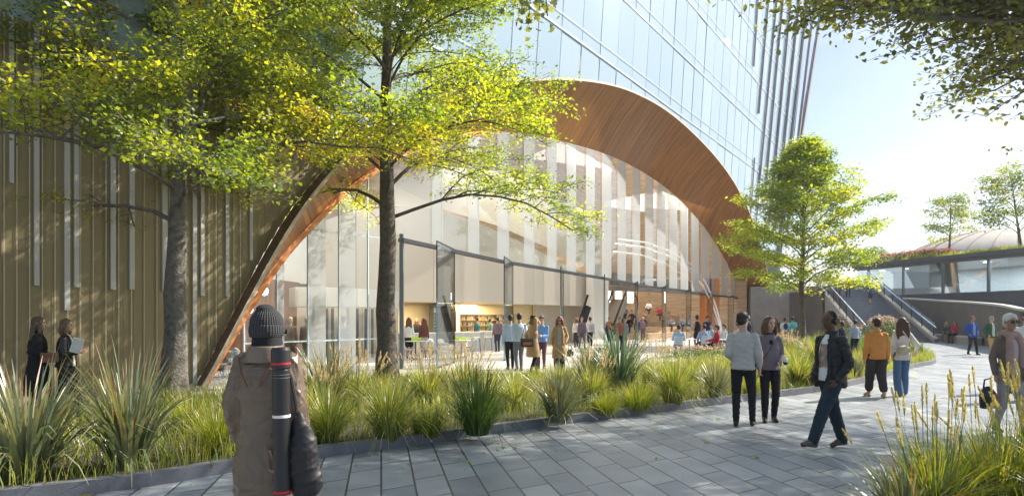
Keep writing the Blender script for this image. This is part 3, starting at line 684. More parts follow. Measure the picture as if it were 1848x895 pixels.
# far arena roof, street lamp, fence on the roof
dm = MB(); seg = 60; prof = [(math.cos(a) , math.sin(a)) for a in [math.pi / 2 * i / 14 for i in range(15)]]
v = []; 
for c_, s_ in prof:
    for k in range(seg): a = 2 * math.pi * k / seg; v.append((34 * c_ ** 1.0 * math.cos(a), 26 * c_ * math.sin(a), 12.5 * s_ ** 1.15))
f_ = [(i * seg + k, i * seg + (k + 1) % seg, (i + 1) * seg + (k + 1) % seg, (i + 1) * seg + k) for i in range(14) for k in range(seg)]
dome = empty('arena', (P(1835, 0, 190)[0], 190, 0), 0, 'pale tan domed arena roof in the haze beyond the planted roof', 'building')
dd = dm.add([(a, b, c + 15.5) for a, b, c in v], f_); dd.build('roof', mat('arena_roof', (.52, .46, .38), .7, noise=(.3, .1)), dome, smooth=True)
MB().prism([(33.5 * math.cos(2 * math.pi * k / 40), 25.6 * math.sin(2 * math.pi * k / 40)) for k in range(40)], 0, 15.5).build('wall', mat('arena_wall', (.4, .38, .35), .7), dome)
rbs = MB()
for k in range(0, seg, 2):
    a = 2 * math.pi * k / seg; rbs.tube([(34.1 * c_ * math.cos(a), 26.1 * c_ * math.sin(a), 15.55 + 12.6 * s_ ** 1.15) for c_, s_ in prof[:-2]], .12, 4)
rbs.build('roof_rib', mat('arena_rib', (.36, .31, .25), .6), dome)
lp = P(1662, 441, 72); lamp = empty('street_lamp', (lp[0], lp[1], ZF + .1), 0, 'thin curved grey street lamp standing on the planted roof before the arena', 'lamp')
MB().tube([(0, 0, 0), (0, 0, 1.2), (.15, 0, 1.65), (.5, 0, 1.95), (1.0, 0, 2.05), (1.5, 0, 2.0)], .05, 6).build('pole', m_steel, lamp); MB().box((1.7, 0, 1.97), (.5, .18, .08)).build('lamp_head', m_steel, lamp)
# ================================================================== TREES
def tubes_np(paths, seg):
    """many tapered tubes at once: list of (points (k,3), radii (k))"""
    V = []; Fc = []; n0 = 0
    ang = np.arange(seg) * 2 * np.pi / seg
    for pts, rr in paths:
        k = len(pts); d = np.gradient(pts, axis=0); d /= np.linalg.norm(d, axis=1)[:, None] + 1e-9
        ref = np.array([0, 0, 1.0]) if abs(d[0][2]) < .85 else np.array([1.0, 0, 0])
        x = np.cross(d, ref); x /= np.linalg.norm(x, axis=1)[:, None] + 1e-9; y = np.cross(d, x)
        ring = pts[:, None, :] + rr[:, None, None] * (x[:, None, :] * np.cos(ang)[None, :, None] + y[:, None, :] * np.sin(ang)[None, :, None])
        V.append(ring.reshape(-1, 3)); i = np.arange(k - 1)[:, None] * seg; j = np.arange(seg)[None, :]; j2 = (j + 1) % seg
        Fc.append(np.stack([i + j, i + j2, i + seg + j2, i + seg + j], -1).reshape(-1, 4) + n0); n0 += k * seg
    return np.concatenate(V), np.concatenate(Fc)
def leaves_np(pos, size, rs, flat=.5, six=False, droop=0.0):
    """a folded, pointed leaf at each position"""
    n = len(pos); az = rs.uniform(0, 2 * np.pi, n); t = rs.normal(0, flat, n) - droop
    d = np.stack([np.cos(az) * np.cos(t), np.sin(az) * np.cos(t), np.sin(t)], -1)
    side = np.cross(d, rs.normal(0, 1, (n, 3)) * .55 + np.array([0, 0, 1.0])); side /= np.linalg.norm(side, axis=1)[:, None] + 1e-9
    nrm = np.cross(side, d); s = (size * rs.uniform(.5, 1.45, n))[:, None]
    if six:
        pts = [pos, pos + d * s * .35 + side * s * .27 + nrm * s * .05, pos + d * s * .7 + side * s * .2 + nrm * s * .03, pos + d * s, pos + d * s * .7 - side * s * .2 + nrm * s * .03, pos + d * s * .35 - side * s * .27 + nrm * s * .05]
    else: pts = [pos, pos + d * s * .45 + side * s * .33 + nrm * s * .06, pos + d * s, pos + d * s * .45 - side * s * .33 + nrm * s * .06]
    k = len(pts); v = np.stack(pts, 1).reshape(-1, 3)
    if six:
        a = np.arange(n)[:, None] * 6; f = np.concatenate([a + np.array([0, 1, 2, 3]), a + np.array([0, 3, 4, 5])], 0); return v, f
    return v, np.arange(n * 4).reshape(n, 4)
m_bark = mat('bark', (.125, .105, .085), .9, noise=(9, .35), bump=(22, 1.0), bump_dist=.03)
m_bark2 = mat('pale_bark', (.16, .145, .125), .9, noise=(9, .35), bump=(22, 1.0), bump_dist=.03)
m_leafA = foliage('leaves_gold_green', [(0, (.065, .115, .015)), (.35, (.16, .22, .02)), (.7, (.29, .32, .022)), (1, (.40, .35, .022))], .58, 2.5)
m_leafB = foliage('leaves_fresh_green', [(0, (.07, .125, .015)), (.4, (.17, .24, .022)), (.75, (.27, .33, .026)), (1, (.37, .38, .03))], .58, 2.5)
m_leafD = foliage('leaves_dark', [(0, (.05, .075, .015)), (.5, (.11, .135, .022)), (1, (.20, .21, .035))], .5, 2.4)
m_leafP = foliage('leaves_pale', [(0, (.08, .14, .03)), (.5, (.17, .24, .05)), (1, (.32, .33, .08))], .5, 2.2)
def limb_path(rs, p0, az, el0, el1, L, k=8, wob=.06):
    pts = [np.array(p0, float)]; a = az
    for i in range(k - 1):
        t = i / (k - 2); el = el0 + (el1 - el0) * t + rs.normal(0, .06); a += rs.normal(0, wob * 1.6)
        pts.append(pts[-1] + np.array([math.cos(a) * math.cos(el), math.sin(a) * math.cos(el), math.sin(el)]) * L / (k - 1))
    return np.array(pts)
def interp_path(pts, t):
    x = t * (len(pts) - 1); i = min(int(x), len(pts) - 2); f = x - i; return pts[i] * (1 - f) + pts[i + 1] * f, (pts[i + 1] - pts[i])
def dress(rs, limbs, sec_n, sec_len, twig_n, twig_len, leaf_n, leaf_size, spread=.13, start=.25, flatness=.25):
    """limbs: (pts, r0). Returns branch tubes and leaf anchors with tint"""
    tubes = []; twt = []; LP = []; LT = []; LC = []
    def leafy(pts, n, tint, sp):
        t = rs.uniform(.1, 1.08, n); x = np.clip(t, 0, 1) * (len(pts) - 1); i = np.minimum(x.astype(int), len(pts) - 2); f = (x - i)[:, None]
        p = pts[i] * (1 - f) + pts[i + 1] * f + rs.normal(0, 1, (n, 3)) * np.array([sp, sp, sp * .55])
        LP.append(p); LT.append(np.clip(tint + rs.normal(0, .13, n), 0, 1))
    for pts, r0 in limbs:
        k = len(pts); tubes.append((pts, np.linspace(r0, r0 * .22, k)))
        L = np.linalg.norm(np.diff(pts, axis=0), axis=1).sum(); n = max(3, int(sec_n * (.5 + .5 * min(1.6, L / 3)))); lt = rs.uniform(.25, .75)
        for s in range(n):
            t = start + (1 - start) * (s + rs.uniform(0, .8)) / n; p, d = interp_path(pts, min(t, .99)); az = math.atan2(d[1], d[0]) + (1 if s % 2 else -1) * rs.uniform(.45, 1.15)
            el = rs.normal(.12, flatness); l = sec_len * (1.15 - .65 * t) * rs.uniform(.7, 1.25) * min(1.3, .45 + L / 5)
            q = limb_path(rs, p, az, el + .25, el - .15, l, 5, .12); tubes.append((q, np.linspace(r0 * (1 - .8 * t) * .55, .006, 5)))
            tint = np.clip(lt + rs.normal(0, .2), .05, .95)
            for w in range(twig_n):
                tt = .2 + .8 * (w + rs.uniform(0, 1)) / twig_n; p2, d2 = interp_path(q, min(tt, .99)); az2 = math.atan2(d2[1], d2[0]) + rs.choice([-1, 1]) * rs.uniform(.3, 1.2)
                tw = limb_path(rs, p2, az2, rs.normal(.1, .3), rs.normal(-.15, .3), twig_len * rs.uniform(.6, 1.3), 3, .1); twt.append((tw, np.array([.008, .005, .003])))
                leafy(tw, leaf_n, tint + rs.normal(0, .08), spread)
        # leading shoot
        tt_ = limb_path(rs, pts[-1], math.atan2(*(pts[-1] - pts[-2])[[1, 0]]), .2, 0, twig_len * 1.3, 3); twt.append((tt_, np.array([.008, .005, .003]))); leafy(tt_, leaf_n * 2, lt, spread)
    return tubes, twt, np.concatenate(LP), np.concatenate(LT)
def make_tree(name, label, cat, loc, seed, trunk_r, z_first, z_top, profile, n_limb, sec_n, sec_len, twig_n, twig_len, leaf_n, leaf, ml, mb_, el=(.75, .15), flare=1.5, bend=(0, 0), spread=.13, group=None, six=False, maxz=None):
    rs = np.random.RandomState(seed); root = empty(name, loc, 0, label, cat, group)
    k = 16; zs = np.linspace(0, z_top, k); wx = np.cumsum(rs.normal(0, .022, k)) * z_top / 10 + bend[0] * (zs / z_top); wy = np.cumsum(rs.normal(0, .022, k)) * z_top / 10 + bend[1] * zs / z_top
    wx -= wx[0]; wy -= wy[0]
    tp = np.stack([wx, wy, zs], -1); tr = trunk_r * (1 - .86 * (zs / z_top) ** .9) 
    # flare at the root: extra rings
    zf = np.array([-.05, .04, .12, .25, .5]); tpf = np.stack([np.zeros(5), np.zeros(5), zf], -1); rf_ = trunk_r * np.array([flare, flare * .92, 1 + (flare - 1) * .55, 1 + (flare - 1) * .28, 1.05])
    tpa = np.concatenate([tpf, tp[zs > .8]]); tra = np.concatenate([rf_, tr[zs > .8]])
    V, Fc = tubes_np([(tpa, tra)], 18)
    a = np.arctan2(V[:, 1], V[:, 0]); wob = 1 + .05 * np.sin(3 * a + V[:, 2] * 2) + .06 * np.sin(5 * a + 1) * np.exp(-V[:, 2] * 1.6)
    cxy = np.repeat(tpa[:, :2], 18, 0); V[:, :2] = cxy + (V[:, :2] - cxy) * wob[:, None]
    tk = np_mesh('trunk', V, Fc, mb_, root, smooth=True)
    limbs = []; az = rs.uniform(0, 6.28)
    for i in range(n_limb):
        u = (i + rs.uniform(0, .6)) / n_limb; z = z_first + (z_top * .97 - z_first) * u ** .95; az += 2.4 + rs.normal(0, .25)
        p = np.array([np.interp(z, zs, wx), np.interp(z, zs, wy), z]); L = profile(u) * rs.uniform(.82, 1.12)
        e0 = el[0] + .35 * u + rs.normal(0, .1); e1 = el[1] + .45 * u + rs.normal(0, .08) - .6 * max(0, 1 - 2.0 * u)
        r = min(np.interp(z, zs, tr) * .42, .014 + L * .0075); limbs.append((limb_path(rs, p, az, e0, e1, L, 8, .07), r))
    tb, tw, LP, LT = dress(rs, limbs, sec_n, sec_len, twig_n, twig_len, leaf_n, leaf, spread)
    V, Fc = tubes_np(tb, 6); np_mesh('limbs', V, Fc, mb_, root, smooth=True)
    V, Fc = tubes_np(tw, 3); np_mesh('twigs', V, Fc, mb_, root)
    v, f = leaves_np(LP, leaf, rs, .5, six); tint = LT + .0; tint = np.tile(LT, 2) if six else LT
    np_mesh('crown', v, f, ml, root, tint); return root
g1 = G(313, 725); g2 = G(697, 690)
make_tree('street_tree', 'broad tree with golden green leaves in front of the gold ribbed wall', 'tree', (g1[0], g1[1], .08), 11, .245, 3.5, 10.6,
          lambda u: 4.9 * (1 - .5 * u), 36, 14, 1.5, 8, .42, 23, .078, m_leafA, m_bark2, (.34, .0), 1.45, (.35, .2), .13)
make_tree('street_tree', 'tree with a dark straight trunk and yellow green leaves in front of the glass hall', 'tree', (g2[0], g2[1], .08), 23, .285, 4.1, 13.5,
          lambda u: 5.6 * (1 - .5 * u), 36, 14, 1.7, 8, .48, 23, .088, m_leafB, m_bark, (.60, .10), 1.3, (.1, 0), .15)
make_tree('street_tree', 'rounded bright green tree between the tower corner and the outdoor staircase', 'tree', (P(1448, 0, 38)[0], 38, .05), 35, .20, 2.6, 12.3,
          lambda u: (3.6 + 3.6 * u) if u < .3 else 4.5 * (1 - (u - .3) / .7) ** 1.05 + .2, 58, 8, 1.25, 7, .5, 12, .16, m_leafB, m_bark, (.60, .35), 1.3, (.2, 0), .22)
make_tree('roof_tree', 'small slender tree on the planted pavilion roof beside the lamp', 'tree', P(1713, 0, 60)[:2] + (ZF,), 41, .12, 1.7, 5.6, lambda u: 2.8 * (1 - .6 * u), 14, 5, 1.1, 5, .45, 16, .17, m_leafP, m_bark, (.7, .3), 1.2, (.2, 0), .32)
make_tree('roof_tree', 'wider tree with a bent trunk on the planted pavilion roof at the right edge', 'tree', P(1843, 0, 54)[:2] + (ZF,), 47, .14, 1.5, 6.2, lambda u: 3.7 * (1 - .5 * u), 17, 6, 1.3, 5, .5, 16, .18, m_leafP, m_bark, (.7, .3), 1.2, (-.9, 0), .34)
# the tree whose boughs hang into the upper right of the view; its trunk stands beside the path
def overhang():
    rs = np.random.RandomState(5); tx, ty = 14.0, 11.2
    root = empty('overhanging_tree', (tx, ty, 0), 0, 'large tree whose dark leafy boughs hang over the path at the upper right', 'tree')
    zs = np.linspace(0, 9.5, 12); tp = np.stack([np.sin(zs * .4) * .15, zs * 0, zs], -1); V, Fc = tubes_np([(tp, .34 * (1 - .07 * zs))], 16); np_mesh('trunk', V, Fc, m_bark, root, smooth=True)
    limbs = []
    def limb(a, b, sag=.5, z0=None, r=.07):
        a = np.array(a, float); b = np.array(b, float); t = np.linspace(0, 1, 9)[:, None]; p = a * (1 - t) + b * t; p[:, 2] += np.sin(t[:, 0] * np.pi) * sag; p += rs.normal(0, .06, p.shape); limbs.append((p - np.array([tx, ty, 0]), r))
    T = lambda z: (tx, ty, z)
    # visible boughs: ends placed in front of and above the path
    for e, z0, s_ in ((P(1418, -3, 9.0), 5.2, .9), (P(1500, 22, 10.0), 5.4, .8), (P(1560, 22, 9.2), 5.0, .6), (P(1640, 32, 10.6), 5.4, .6), (P(1470, -38, 10.5), 5.6, .9), (P(1600, -23, 11.5), 6.0, .7), (P(1700, 2, 10.0), 5.2, .6), (P(1760, -28, 10.5), 5.6, .6), (P(1790, 108, 10.2), 4.9, .4), (P(1770, 52, 11.5), 5.0, .4), (P(1540, 2, 10.8), 5.6, .6), (P(1610, 24, 9.8), 5.2, .5), (P(1680, -18, 9.4), 5.4, .5), (P(1450, -18, 9.6), 5.5, .7), (P(1730, 22, 10.8), 5.3, .5), (P(1580, -58, 10), 5.8, .7), (P(1800, 2, 9.6), 5.1, .3), (P(1800, 138, 11), 4.7, .2)):
        limb(T(z0), e, s_)
    for i in range(16):      # the rest of the crown, which shades the near path
        az = R(105) + i * 2.4; zz = 6.8 + 3.0 * (i / 20); L = rs.uniform(4.5, 8.4) * (1 - .3 * i / 20)
        e = (tx + math.cos(az) * L, ty + math.sin(az) * L * .8, zz + rs.uniform(.6, 2.4)); 
        if e[1] < 7.0 and e[0] > 0 : e = (e[0], 7.0 + rs.uniform(0, 1), e[2] + .6)
        if e[0] < 5.5: e = (5.5 + rs.uniform(0, 1.5), e[1], e[2])
        limb(T(zz), e, .4)
    tb, tw, LP, LT = dress(rs, limbs, 9, 1.8, 7, .5, 11, .1, .15, .3)
    V, Fc = tubes_np(tb, 5); np_mesh('limbs', V, Fc, m_bark, root, smooth=True); V, Fc = tubes_np(tw, 3); np_mesh('twigs', V, Fc, m_bark, root)
    v, f = leaves_np(LP, .11, rs, .55, True, .25); np_mesh('crown', v, f, m_leafD, root, np.tile(LT, 2))
overhang()
# a maple bough in the top middle, from a tree standing just above the frame's edge
def maple():
    rs = np.random.RandomState(9); root = empty('maple_tree', (-1.5, -5.0, 0), 0, 'maple whose large dark lobed leaves hang in at the top of the glass tower', 'tree')
    o = np.array([-1.5, -5.0, 0]); zs = np.linspace(0, 7, 10); V, Fc = tubes_np([(np.stack([zs * .05, zs * .05, zs], -1), .24 - .02 * zs)], 12); np_mesh('trunk', V, Fc, m_bark, root, smooth=True)
    def bez(a, b, sag): t = np.linspace(0, 1, 12)[:, None]; a = np.array(a); b = np.array(b); p = a * (1 - t) + b * t; p[:, 2] += np.sin(t[:, 0] * np.pi) * sag; return p
    ends = [P(988, 30, 6.6), P(1004, 8, 6.8), P(968, 4, 6.4)]
    tb = [(bez((-1.2, -4.7, 6.5), e, 1.4) - o, np.linspace(.05, .006, 12)) for e in ends]; V, Fc = tubes_np(tb, 6); np_mesh('limbs', V, Fc, m_bark, root)
    # lobed leaf outline
    ang = np.array([-90, -50, -20, 5, 30, 55, 72, 90, 108, 125, 150, 175, 200, 230]) * np.pi / 180; rad = np.array([.25, .5, .42, .95, .5, .8, .55, 1.15, .55, .8, .5, .95, .42, .5])
    LV = []; LF = []; T = []; n0 = 0
    for e in ends:
        for i in range(34):
            c = np.array(e) + rs.normal(0, 1, 3) * np.array([.13, .2, .10]) - np.array([.10 + .05 * rs.rand(), 0, -.05]); s = .055 * rs.uniform(.7, 1.25)
            M = np.array(Euler((rs.uniform(.5, 1.9), rs.normal(0, .5), rs.uniform(0, 6.28))).to_matrix()); pts = np.stack([np.cos(ang) * rad, np.sin(ang) * rad, .15 * rad ** 2], -1) * s @ M.T + c
            LV.append(pts); LV.append(c[None]); m_ = len(ang)
            for k in range(m_): LF.append((n0 + m_, n0 + k, n0 + (k + 1) % m_)); T.append(.2 + .6 * (i % 3) / 2)
            n0 += m_ + 1
    np_mesh('crown', np.concatenate(LV) - o, np.array(LF), m_leafD, root, np.array(T))
maple()

# ================================================================== PLANTING
def blades(rs, n, h, w, spread, lean, seg=4, base_r=.12, curl=.5):
    """n arching blades from one root; returns verts, faces, per-face height share"""
    az = rs.uniform(0, 2 * np.pi, n); rb_ = base_r * np.sqrt(rs.uniform(0, 1, n)); hh = h * rs.uniform(.55, 1.08, n); ln = np.abs(rs.normal(0, lean, n)) + .08
    ww = w * rs.uniform(.6, 1.3, n); V = []; 
    dirx = np.cos(az); diry = np.sin(az); bx = dirx * rb_; by = diry * rb_; px_ = -diry; py_ = dirx
    x = bx.copy(); y = by.copy(); z = np.zeros(n); ang = ln * .5
    tw = rs.normal(0, .5, n)
    for k in range(seg + 1):
        t = k / seg; wd = ww * (1 - t ** 2.2) * .5 + .0008
        ox = (px_ * np.cos(tw) + dirx * np.sin(tw)) * wd; oy = (py_ * np.cos(tw) + diry * np.sin(tw)) * wd
        V.append(np.stack([x - ox, y - oy, z], -1)); V.append(np.stack([x + ox, y + oy, z], -1))
        st_ = hh / seg; x = x + dirx * np.sin(ang) * st_; y = y + diry * np.sin(ang) * st_; z = z + np.cos(ang) * st_; ang = ang + ln * curl * (1.0 + t)
        ang = np.minimum(ang, 2.4)
    V = np.stack(V, 1).reshape(-1, 3); b = np.arange(n)[:, None] * (2 * seg + 2); k = np.arange(seg)[None, :] * 2
    Fc = np.stack([b + k, b + k + 1, b + k + 3, b + k + 2], -1).reshape(-1, 4)
    base_t = np.repeat(rs.uniform(0, 1, n), seg); hs = np.tile(np.arange(seg) / (seg - 1), n)
    return V, Fc, base_t, hs
m_flax = foliage('flax_blades', [(0, (.085, .13, .07)), (.45, (.20, .245, .13)), (.7, (.30, .31, .15)), (.9, (.36, .28, .12)), (1, (.28, .11, .05))], .30, 1.4, .4, .10)
m_grass = foliage('grass_blades', [(0, (.10, .165, .03)), (.5, (.25, .31, .06)), (.85, (.45, .44, .16)), (1, (.58, .50, .24))], .45, 1.7, .4, .06)
m_green = foliage('green_blades', [(0, (.035, .095, .018)), (.5, (.09, .18, .03)), (.85, (.19, .27, .06)), (1, (.30, .14, .06))], .4, 1.5, .4, .06)
m_gold_g = foliage('yellow_green_blades', [(0, (.09, .16, .02)), (.5, (.21, .28, .03)), (1, (.42, .36, .06))], .5, 1.6, .4, .05)
m_blue = foliage('blue_green_blades', [(0, (.06, .13, .09)), (.5, (.12, .22, .14)), (1, (.22, .29, .16))], .35, 1.4, .4, .10)
m_dry = foliage('straw_plume', [(0, (.60, .50, .38)), (1, (.80, .72, .60))], .4, 1.2, .5, .02)
m_plume_y = foliage('yellow_plume', [(0, (.66, .60, .28)), (1, (.85, .80, .48))], .5, 1.1, .5, .02)
def plumes(rs, n, h, r, lean=.3, hl=.16, pw_=.022, hairs=46):
    """thin stems with feathery heads"""
    SV = []; SF = []; HV = []; HF = []; n0 = 0; h0 = 0
    for i in range(n):
        az = rs.uniform(0, 6.28); q = r * math.sqrt(rs.uniform(0, 1)); hh = h * rs.uniform(.75, 1.1); l = abs(rs.normal(0, lean)); b = np.array([math.cos(az) * q * .4, math.sin(az) * q * .4, 0])
        d = np.array([math.cos(az) * math.sin(l), math.sin(az) * math.sin(l), math.cos(l)]); p = b + d * hh; p[2] -= .06 * l
        s = np.array([-math.sin(az), math.cos(az), 0]) * .003
        SV += [b - s, b + s, p + s, p - s]; SF.append((n0, n0 + 1, n0 + 2, n0 + 3)); n0 += 4
        t = rs.uniform(0, 1, hairs); prof = np.sin(np.pi * np.clip(t * .92 + .06, 0, 1)) ** .7; c = p[None] + d[None] * (t[:, None] - .6) * hl * rs.uniform(.8, 1.2)
        v = rs.normal(0, 1, (hairs, 3)); v /= np.linalg.norm(v, axis=1)[:, None]; tip = c + v * (pw_ * prof)[:, None] + d[None] * .018; sd_ = np.cross(v, d); sd_ = sd_ / (np.linalg.norm(sd_, axis=1)[:, None] + 1e-6) * .005
        HV.append(np.stack([c - sd_, c + sd_, tip + sd_ * .5, tip - sd_ * .5], 1).reshape(-1, 3)); HF.append(np.arange(hairs * 4).reshape(-1, 4) + h0); h0 += hairs * 4
    return np.array(SV), np.array(SF), np.concatenate(HV), np.concatenate(HF)
PROTO = {}
def proto(kind, var):
    """leaf mesh (and plume meshes) of one plant kind"""
    if (kind, var) in PROTO: return PROTO[(kind, var)]
    rs = np.random.RandomState(hash((kind == 'flax', kind == 'fine', kind == 'seed', kind == 'low', kind == 'blue', kind == 'plume', kind == 'tall', var)) % 100000)
    out = []
    def leafmesh(name, args, m, tipred=.0, lo=0.0, hi=.8):
        V, Fc, bt, hs = blades(rs, *args); t = lo + (hi - lo) * bt + tipred * (hs ** 3); out.append((name, V, Fc, m, np.clip(t, 0, 1)))
    if kind == 'flax': leafmesh('blades', (230, 1.0, .026, 1, .48, 5, .13, .30), m_flax, .28, 0, .78)
    if kind == 'fine': leafmesh('blades', (520, 1.0, .010, 1, .52, 5, .12, .42), m_grass, .12, 0, .9)
    if kind == 'seed': leafmesh('blades', (620, 1.0, .010, 1, .50, 5, .14, .40), m_green, .05, 0, .75)
    if kind == 'low': leafmesh('blades', (700, 1.0, .011, 1, .60, 4, .30, .40), m_gold_g, .1, 0, .9)
    if kind == 'blue': leafmesh('blades', (260, 1.0, .022, 1, .35, 5, .16, .28), m_blue, .05, 0, .9)
    if kind in ('plume', 'tall'): leafmesh('blades', (480, .8, .010, 1, .45, 5, .15, .40), m_grass if kind == 'plume' else m_gold_g, .15, 0, .9)
    if kind == 'seed':
        S = plumes(rs, 26, .85, .3, .45, .22, .012, 40); out.append(('seed_head', S[2], S[3], mat('rust_seed', (.32, .14, .06), .8), None)); out.append(('stem', S[0], S[1], mat('rust_stem', (.30, .22, .09), .8), None))
    if kind == 'plume':
        S = plumes(rs, 42, 1.0, .45, .34, .18, .026, 70); out.append(('plume', S[2], S[3], m_dry, rs.uniform(0, 1, len(S[3])))); out.append(('stem', S[0], S[1], mat('straw_stem', (.38, .33, .16), .8), None))
    if kind == 'tall':
        S = plumes(rs, 26, 1.02, .5, .24, .15, .017, 90); out.append(('plume', S[2], S[3], m_plume_y, rs.uniform(0, 1, len(S[3])))); out.append(('stem', S[0], S[1], mat('green_stem', (.16, .24, .05), .8), None))
    PROTO[(kind, var)] = out; return out
MESHC = {}
def clump(kind, var, px=None, py=None, s=1.0, label='', name=None, xy=None, z=.09, hs=None):
    x, y = xy if xy else G(px, py)
    nm = {'flax': 'flax_clump', 'fine': 'grass_clump', 'seed': 'grass_clump', 'low': 'low_grass_clump', 'blue': 'blue_grass_clump', 'plume': 'feather_grass', 'tall': 'feather_grass'}[kind]
    root = empty(nm, (x, y, z), 0, label, 'plant'); rz_ = random.Random(int(x * 100) + int(y * 10)).uniform(0, 6.28); root.rotation_euler[2] = rz_; root.scale = (s * 1.1, s * 1.1, (hs or s) * 1.08)
    for i, (n_, V, Fc, m_, t) in enumerate(proto(kind, var)):
        key = (kind, var, i)
        if key in MESHC: o = bpy.data.objects.new(n_, MESHC[key]); C.objects.link(o); o.parent = root
        else: o = np_mesh(n_, V, Fc, m_, root, t); MESHC[key] = o.data
    return root
CL = [  # kind, variant, px, py, scale, hscale, label
 ('flax', 0, 45, 880, 1.25, 1.2, 'big grey green flax clump with rusty tips in the lower left corner'),
 ('flax', 1, 232, 858, 1.15, 1.25, 'big upright flax clump below the first tree trunk, left of the beanie wearer'),
 ('low', 0, 395, 828, .62, .6, 'low yellow green grass tuft just left of the long tan coat'),
 ('low', 1, 345, 790, .6, .6, 'soft green grass tuft at the foot of the first tree'),
 ('fine', 0, 592, 812, .85, .80, 'small olive grass clump just right of the dark tube case'),
 ('fine', 1, 700, 806, 1.0, .95, 'olive arching grass clump on the kerb below the second tree trunk'),
 ('low', 0, 770, 797, .5, .45, 'bright yellow green tuft on the kerb between the olive clump and the rust flecked clump'),
 ('seed', 0, 862, 795, 1.0, .95, 'deep green grass clump flecked with rust seed heads on the kerb'),
 ('flax', 2, 1008, 772, .95, .88, 'dark olive flax clump on the kerb, below the women in camel coats'),
 ('low', 1, 1092, 756, .5, .42, 'golden tuft on the kerb just right of the dark olive flax clump'),
 ('low', 2, 1150, 748, .62, .5, 'golden green tuft on the kerb below the blue green clump'),
 ('fine', 2, 1215, 738, 1.1, 1.0, 'pale arching grass clump on the kerb left of the standing couple'),
 ('flax', 0, 1292, 726, .85, .75, 'olive flax clump on the kerb directly left of the man in the cream sweater'),
 ('low', 0, 1345, 718, .7, .5, 'green tuft on the kerb behind the standing couple'),
 ('fine', 0, 1440, 704, 1.0, .9, 'yellow green grass clump between the paper cup and the black jacket'),
 ('seed', 1, 1462, 702, .8, .7, 'green clump with orange stems beside the man in the black jacket'),
 ('flax', 1, 1545, 688, .7, .7, 'spiky clump behind the man in the black jacket, near the orange jacket'),
 ('flax', 2, 590, 752, 1.15, 1.2, 'tall grey green flax clump behind the tube case'),
 ('plume', 0, 640, 745, 1.0, 1.0, 'feather grass with pale plumes left of the second tree trunk'),
 ('plume', 1, 560, 772, .9, .85, 'feather grass with pale plumes close behind the tube case'),
 ('plume', 2, 770, 735, 1.0, .95, 'feather grass with pale plumes right of the second tree trunk'),
 ('plume', 0, 840, 722, 1.0, 1.0, 'feather grass with pale plumes in front of the bar tables'),
 ('fine', 1, 930, 745, .9, .7, 'olive grass clump behind the rust flecked clump'),
 ('blue', 0, 1118, 712, 1.3, 1.35, 'tall blue green clump standing above its neighbours in the middle of the bed'),
 ('plume', 1, 1070, 735, .95, .95, 'feather grass with pale plumes between the dark flax and the blue green clump'),
 ('blue', 1, 1060, 706, 1.0, 1.0, 'smaller blue green clump just left of the tallest one'),
 ('fine', 2, 1010, 712, .9, .62, 'grass clump right in front of the women in camel coats'),
 ('plume', 2, 1180, 708, 1.0, 1.0, 'feather grass right of the blue green clump'),
 ('fine', 0, 1250, 700, 1.0, .75, 'grass clump below the seated people at the back of the bed'),
 ('fine', 1, 1390, 690, 1.1, .9, 'grass clump behind the woman holding the cup'),
 ('plume', 0, 1420, 668, 1.1, 1.0, 'feather grass at the back of the bed by the visitors in shorts'),
 ('fine', 2, 1475, 668, 1.3, 1.1, 'grass clump in the bed below the round green tree'),
]
for kd, vr, px, py, s, hs_, lb in CL: clump(kd, vr, px, py, s, lb, hs=hs_)
# feather grasses in the lower right corner
for i, (x, y, s, hs_, kd, lb) in enumerate(((3.25, 4.9, .95, .92, 'tall', 'yellow plumed feather grass, first on the left of the lower right corner'), (3.95, 5.2, 1.0, 1.0, 'tall', 'yellow plumed feather grass in front of the scarf wearer, second from its left end'),
      (4.55, 5.3, 1.05, 1.05, 'tall', 'yellow plumed feather grass in the lower right corner, third from its left end'), (4.2, 4.6, 1.0, 1.0, 'tall', 'yellow plumed feather grass nearest the camera at the lower right'), (5.2, 5.9, 1.1, 1.05, 'tall', 'yellow plumed feather grass below the green top at the right edge'),
      (3.6, 5.35, .8, .7, 'fine', 'plain arching grass among the plumed grasses at the lower right'), (2.95, 4.75, .8, .62, 'flax', 'thin red tipped blades at the left end of the lower right corner planting'), (4.9, 5.0, 1.1, 1.1, 'tall', 'yellow plumed feather grass at the extreme lower right'), (5.6, 6.3, .9, .9, 'seed', 'green grass with seed heads at the right edge behind the plumes'), (4.5, 5.7, .9, .75, 'fine', 'plain green grass right of the black handbag'))):
    clump(kd, i % 3, xy=(x, y), s=s, label=lb, z=.06, hs=hs_)
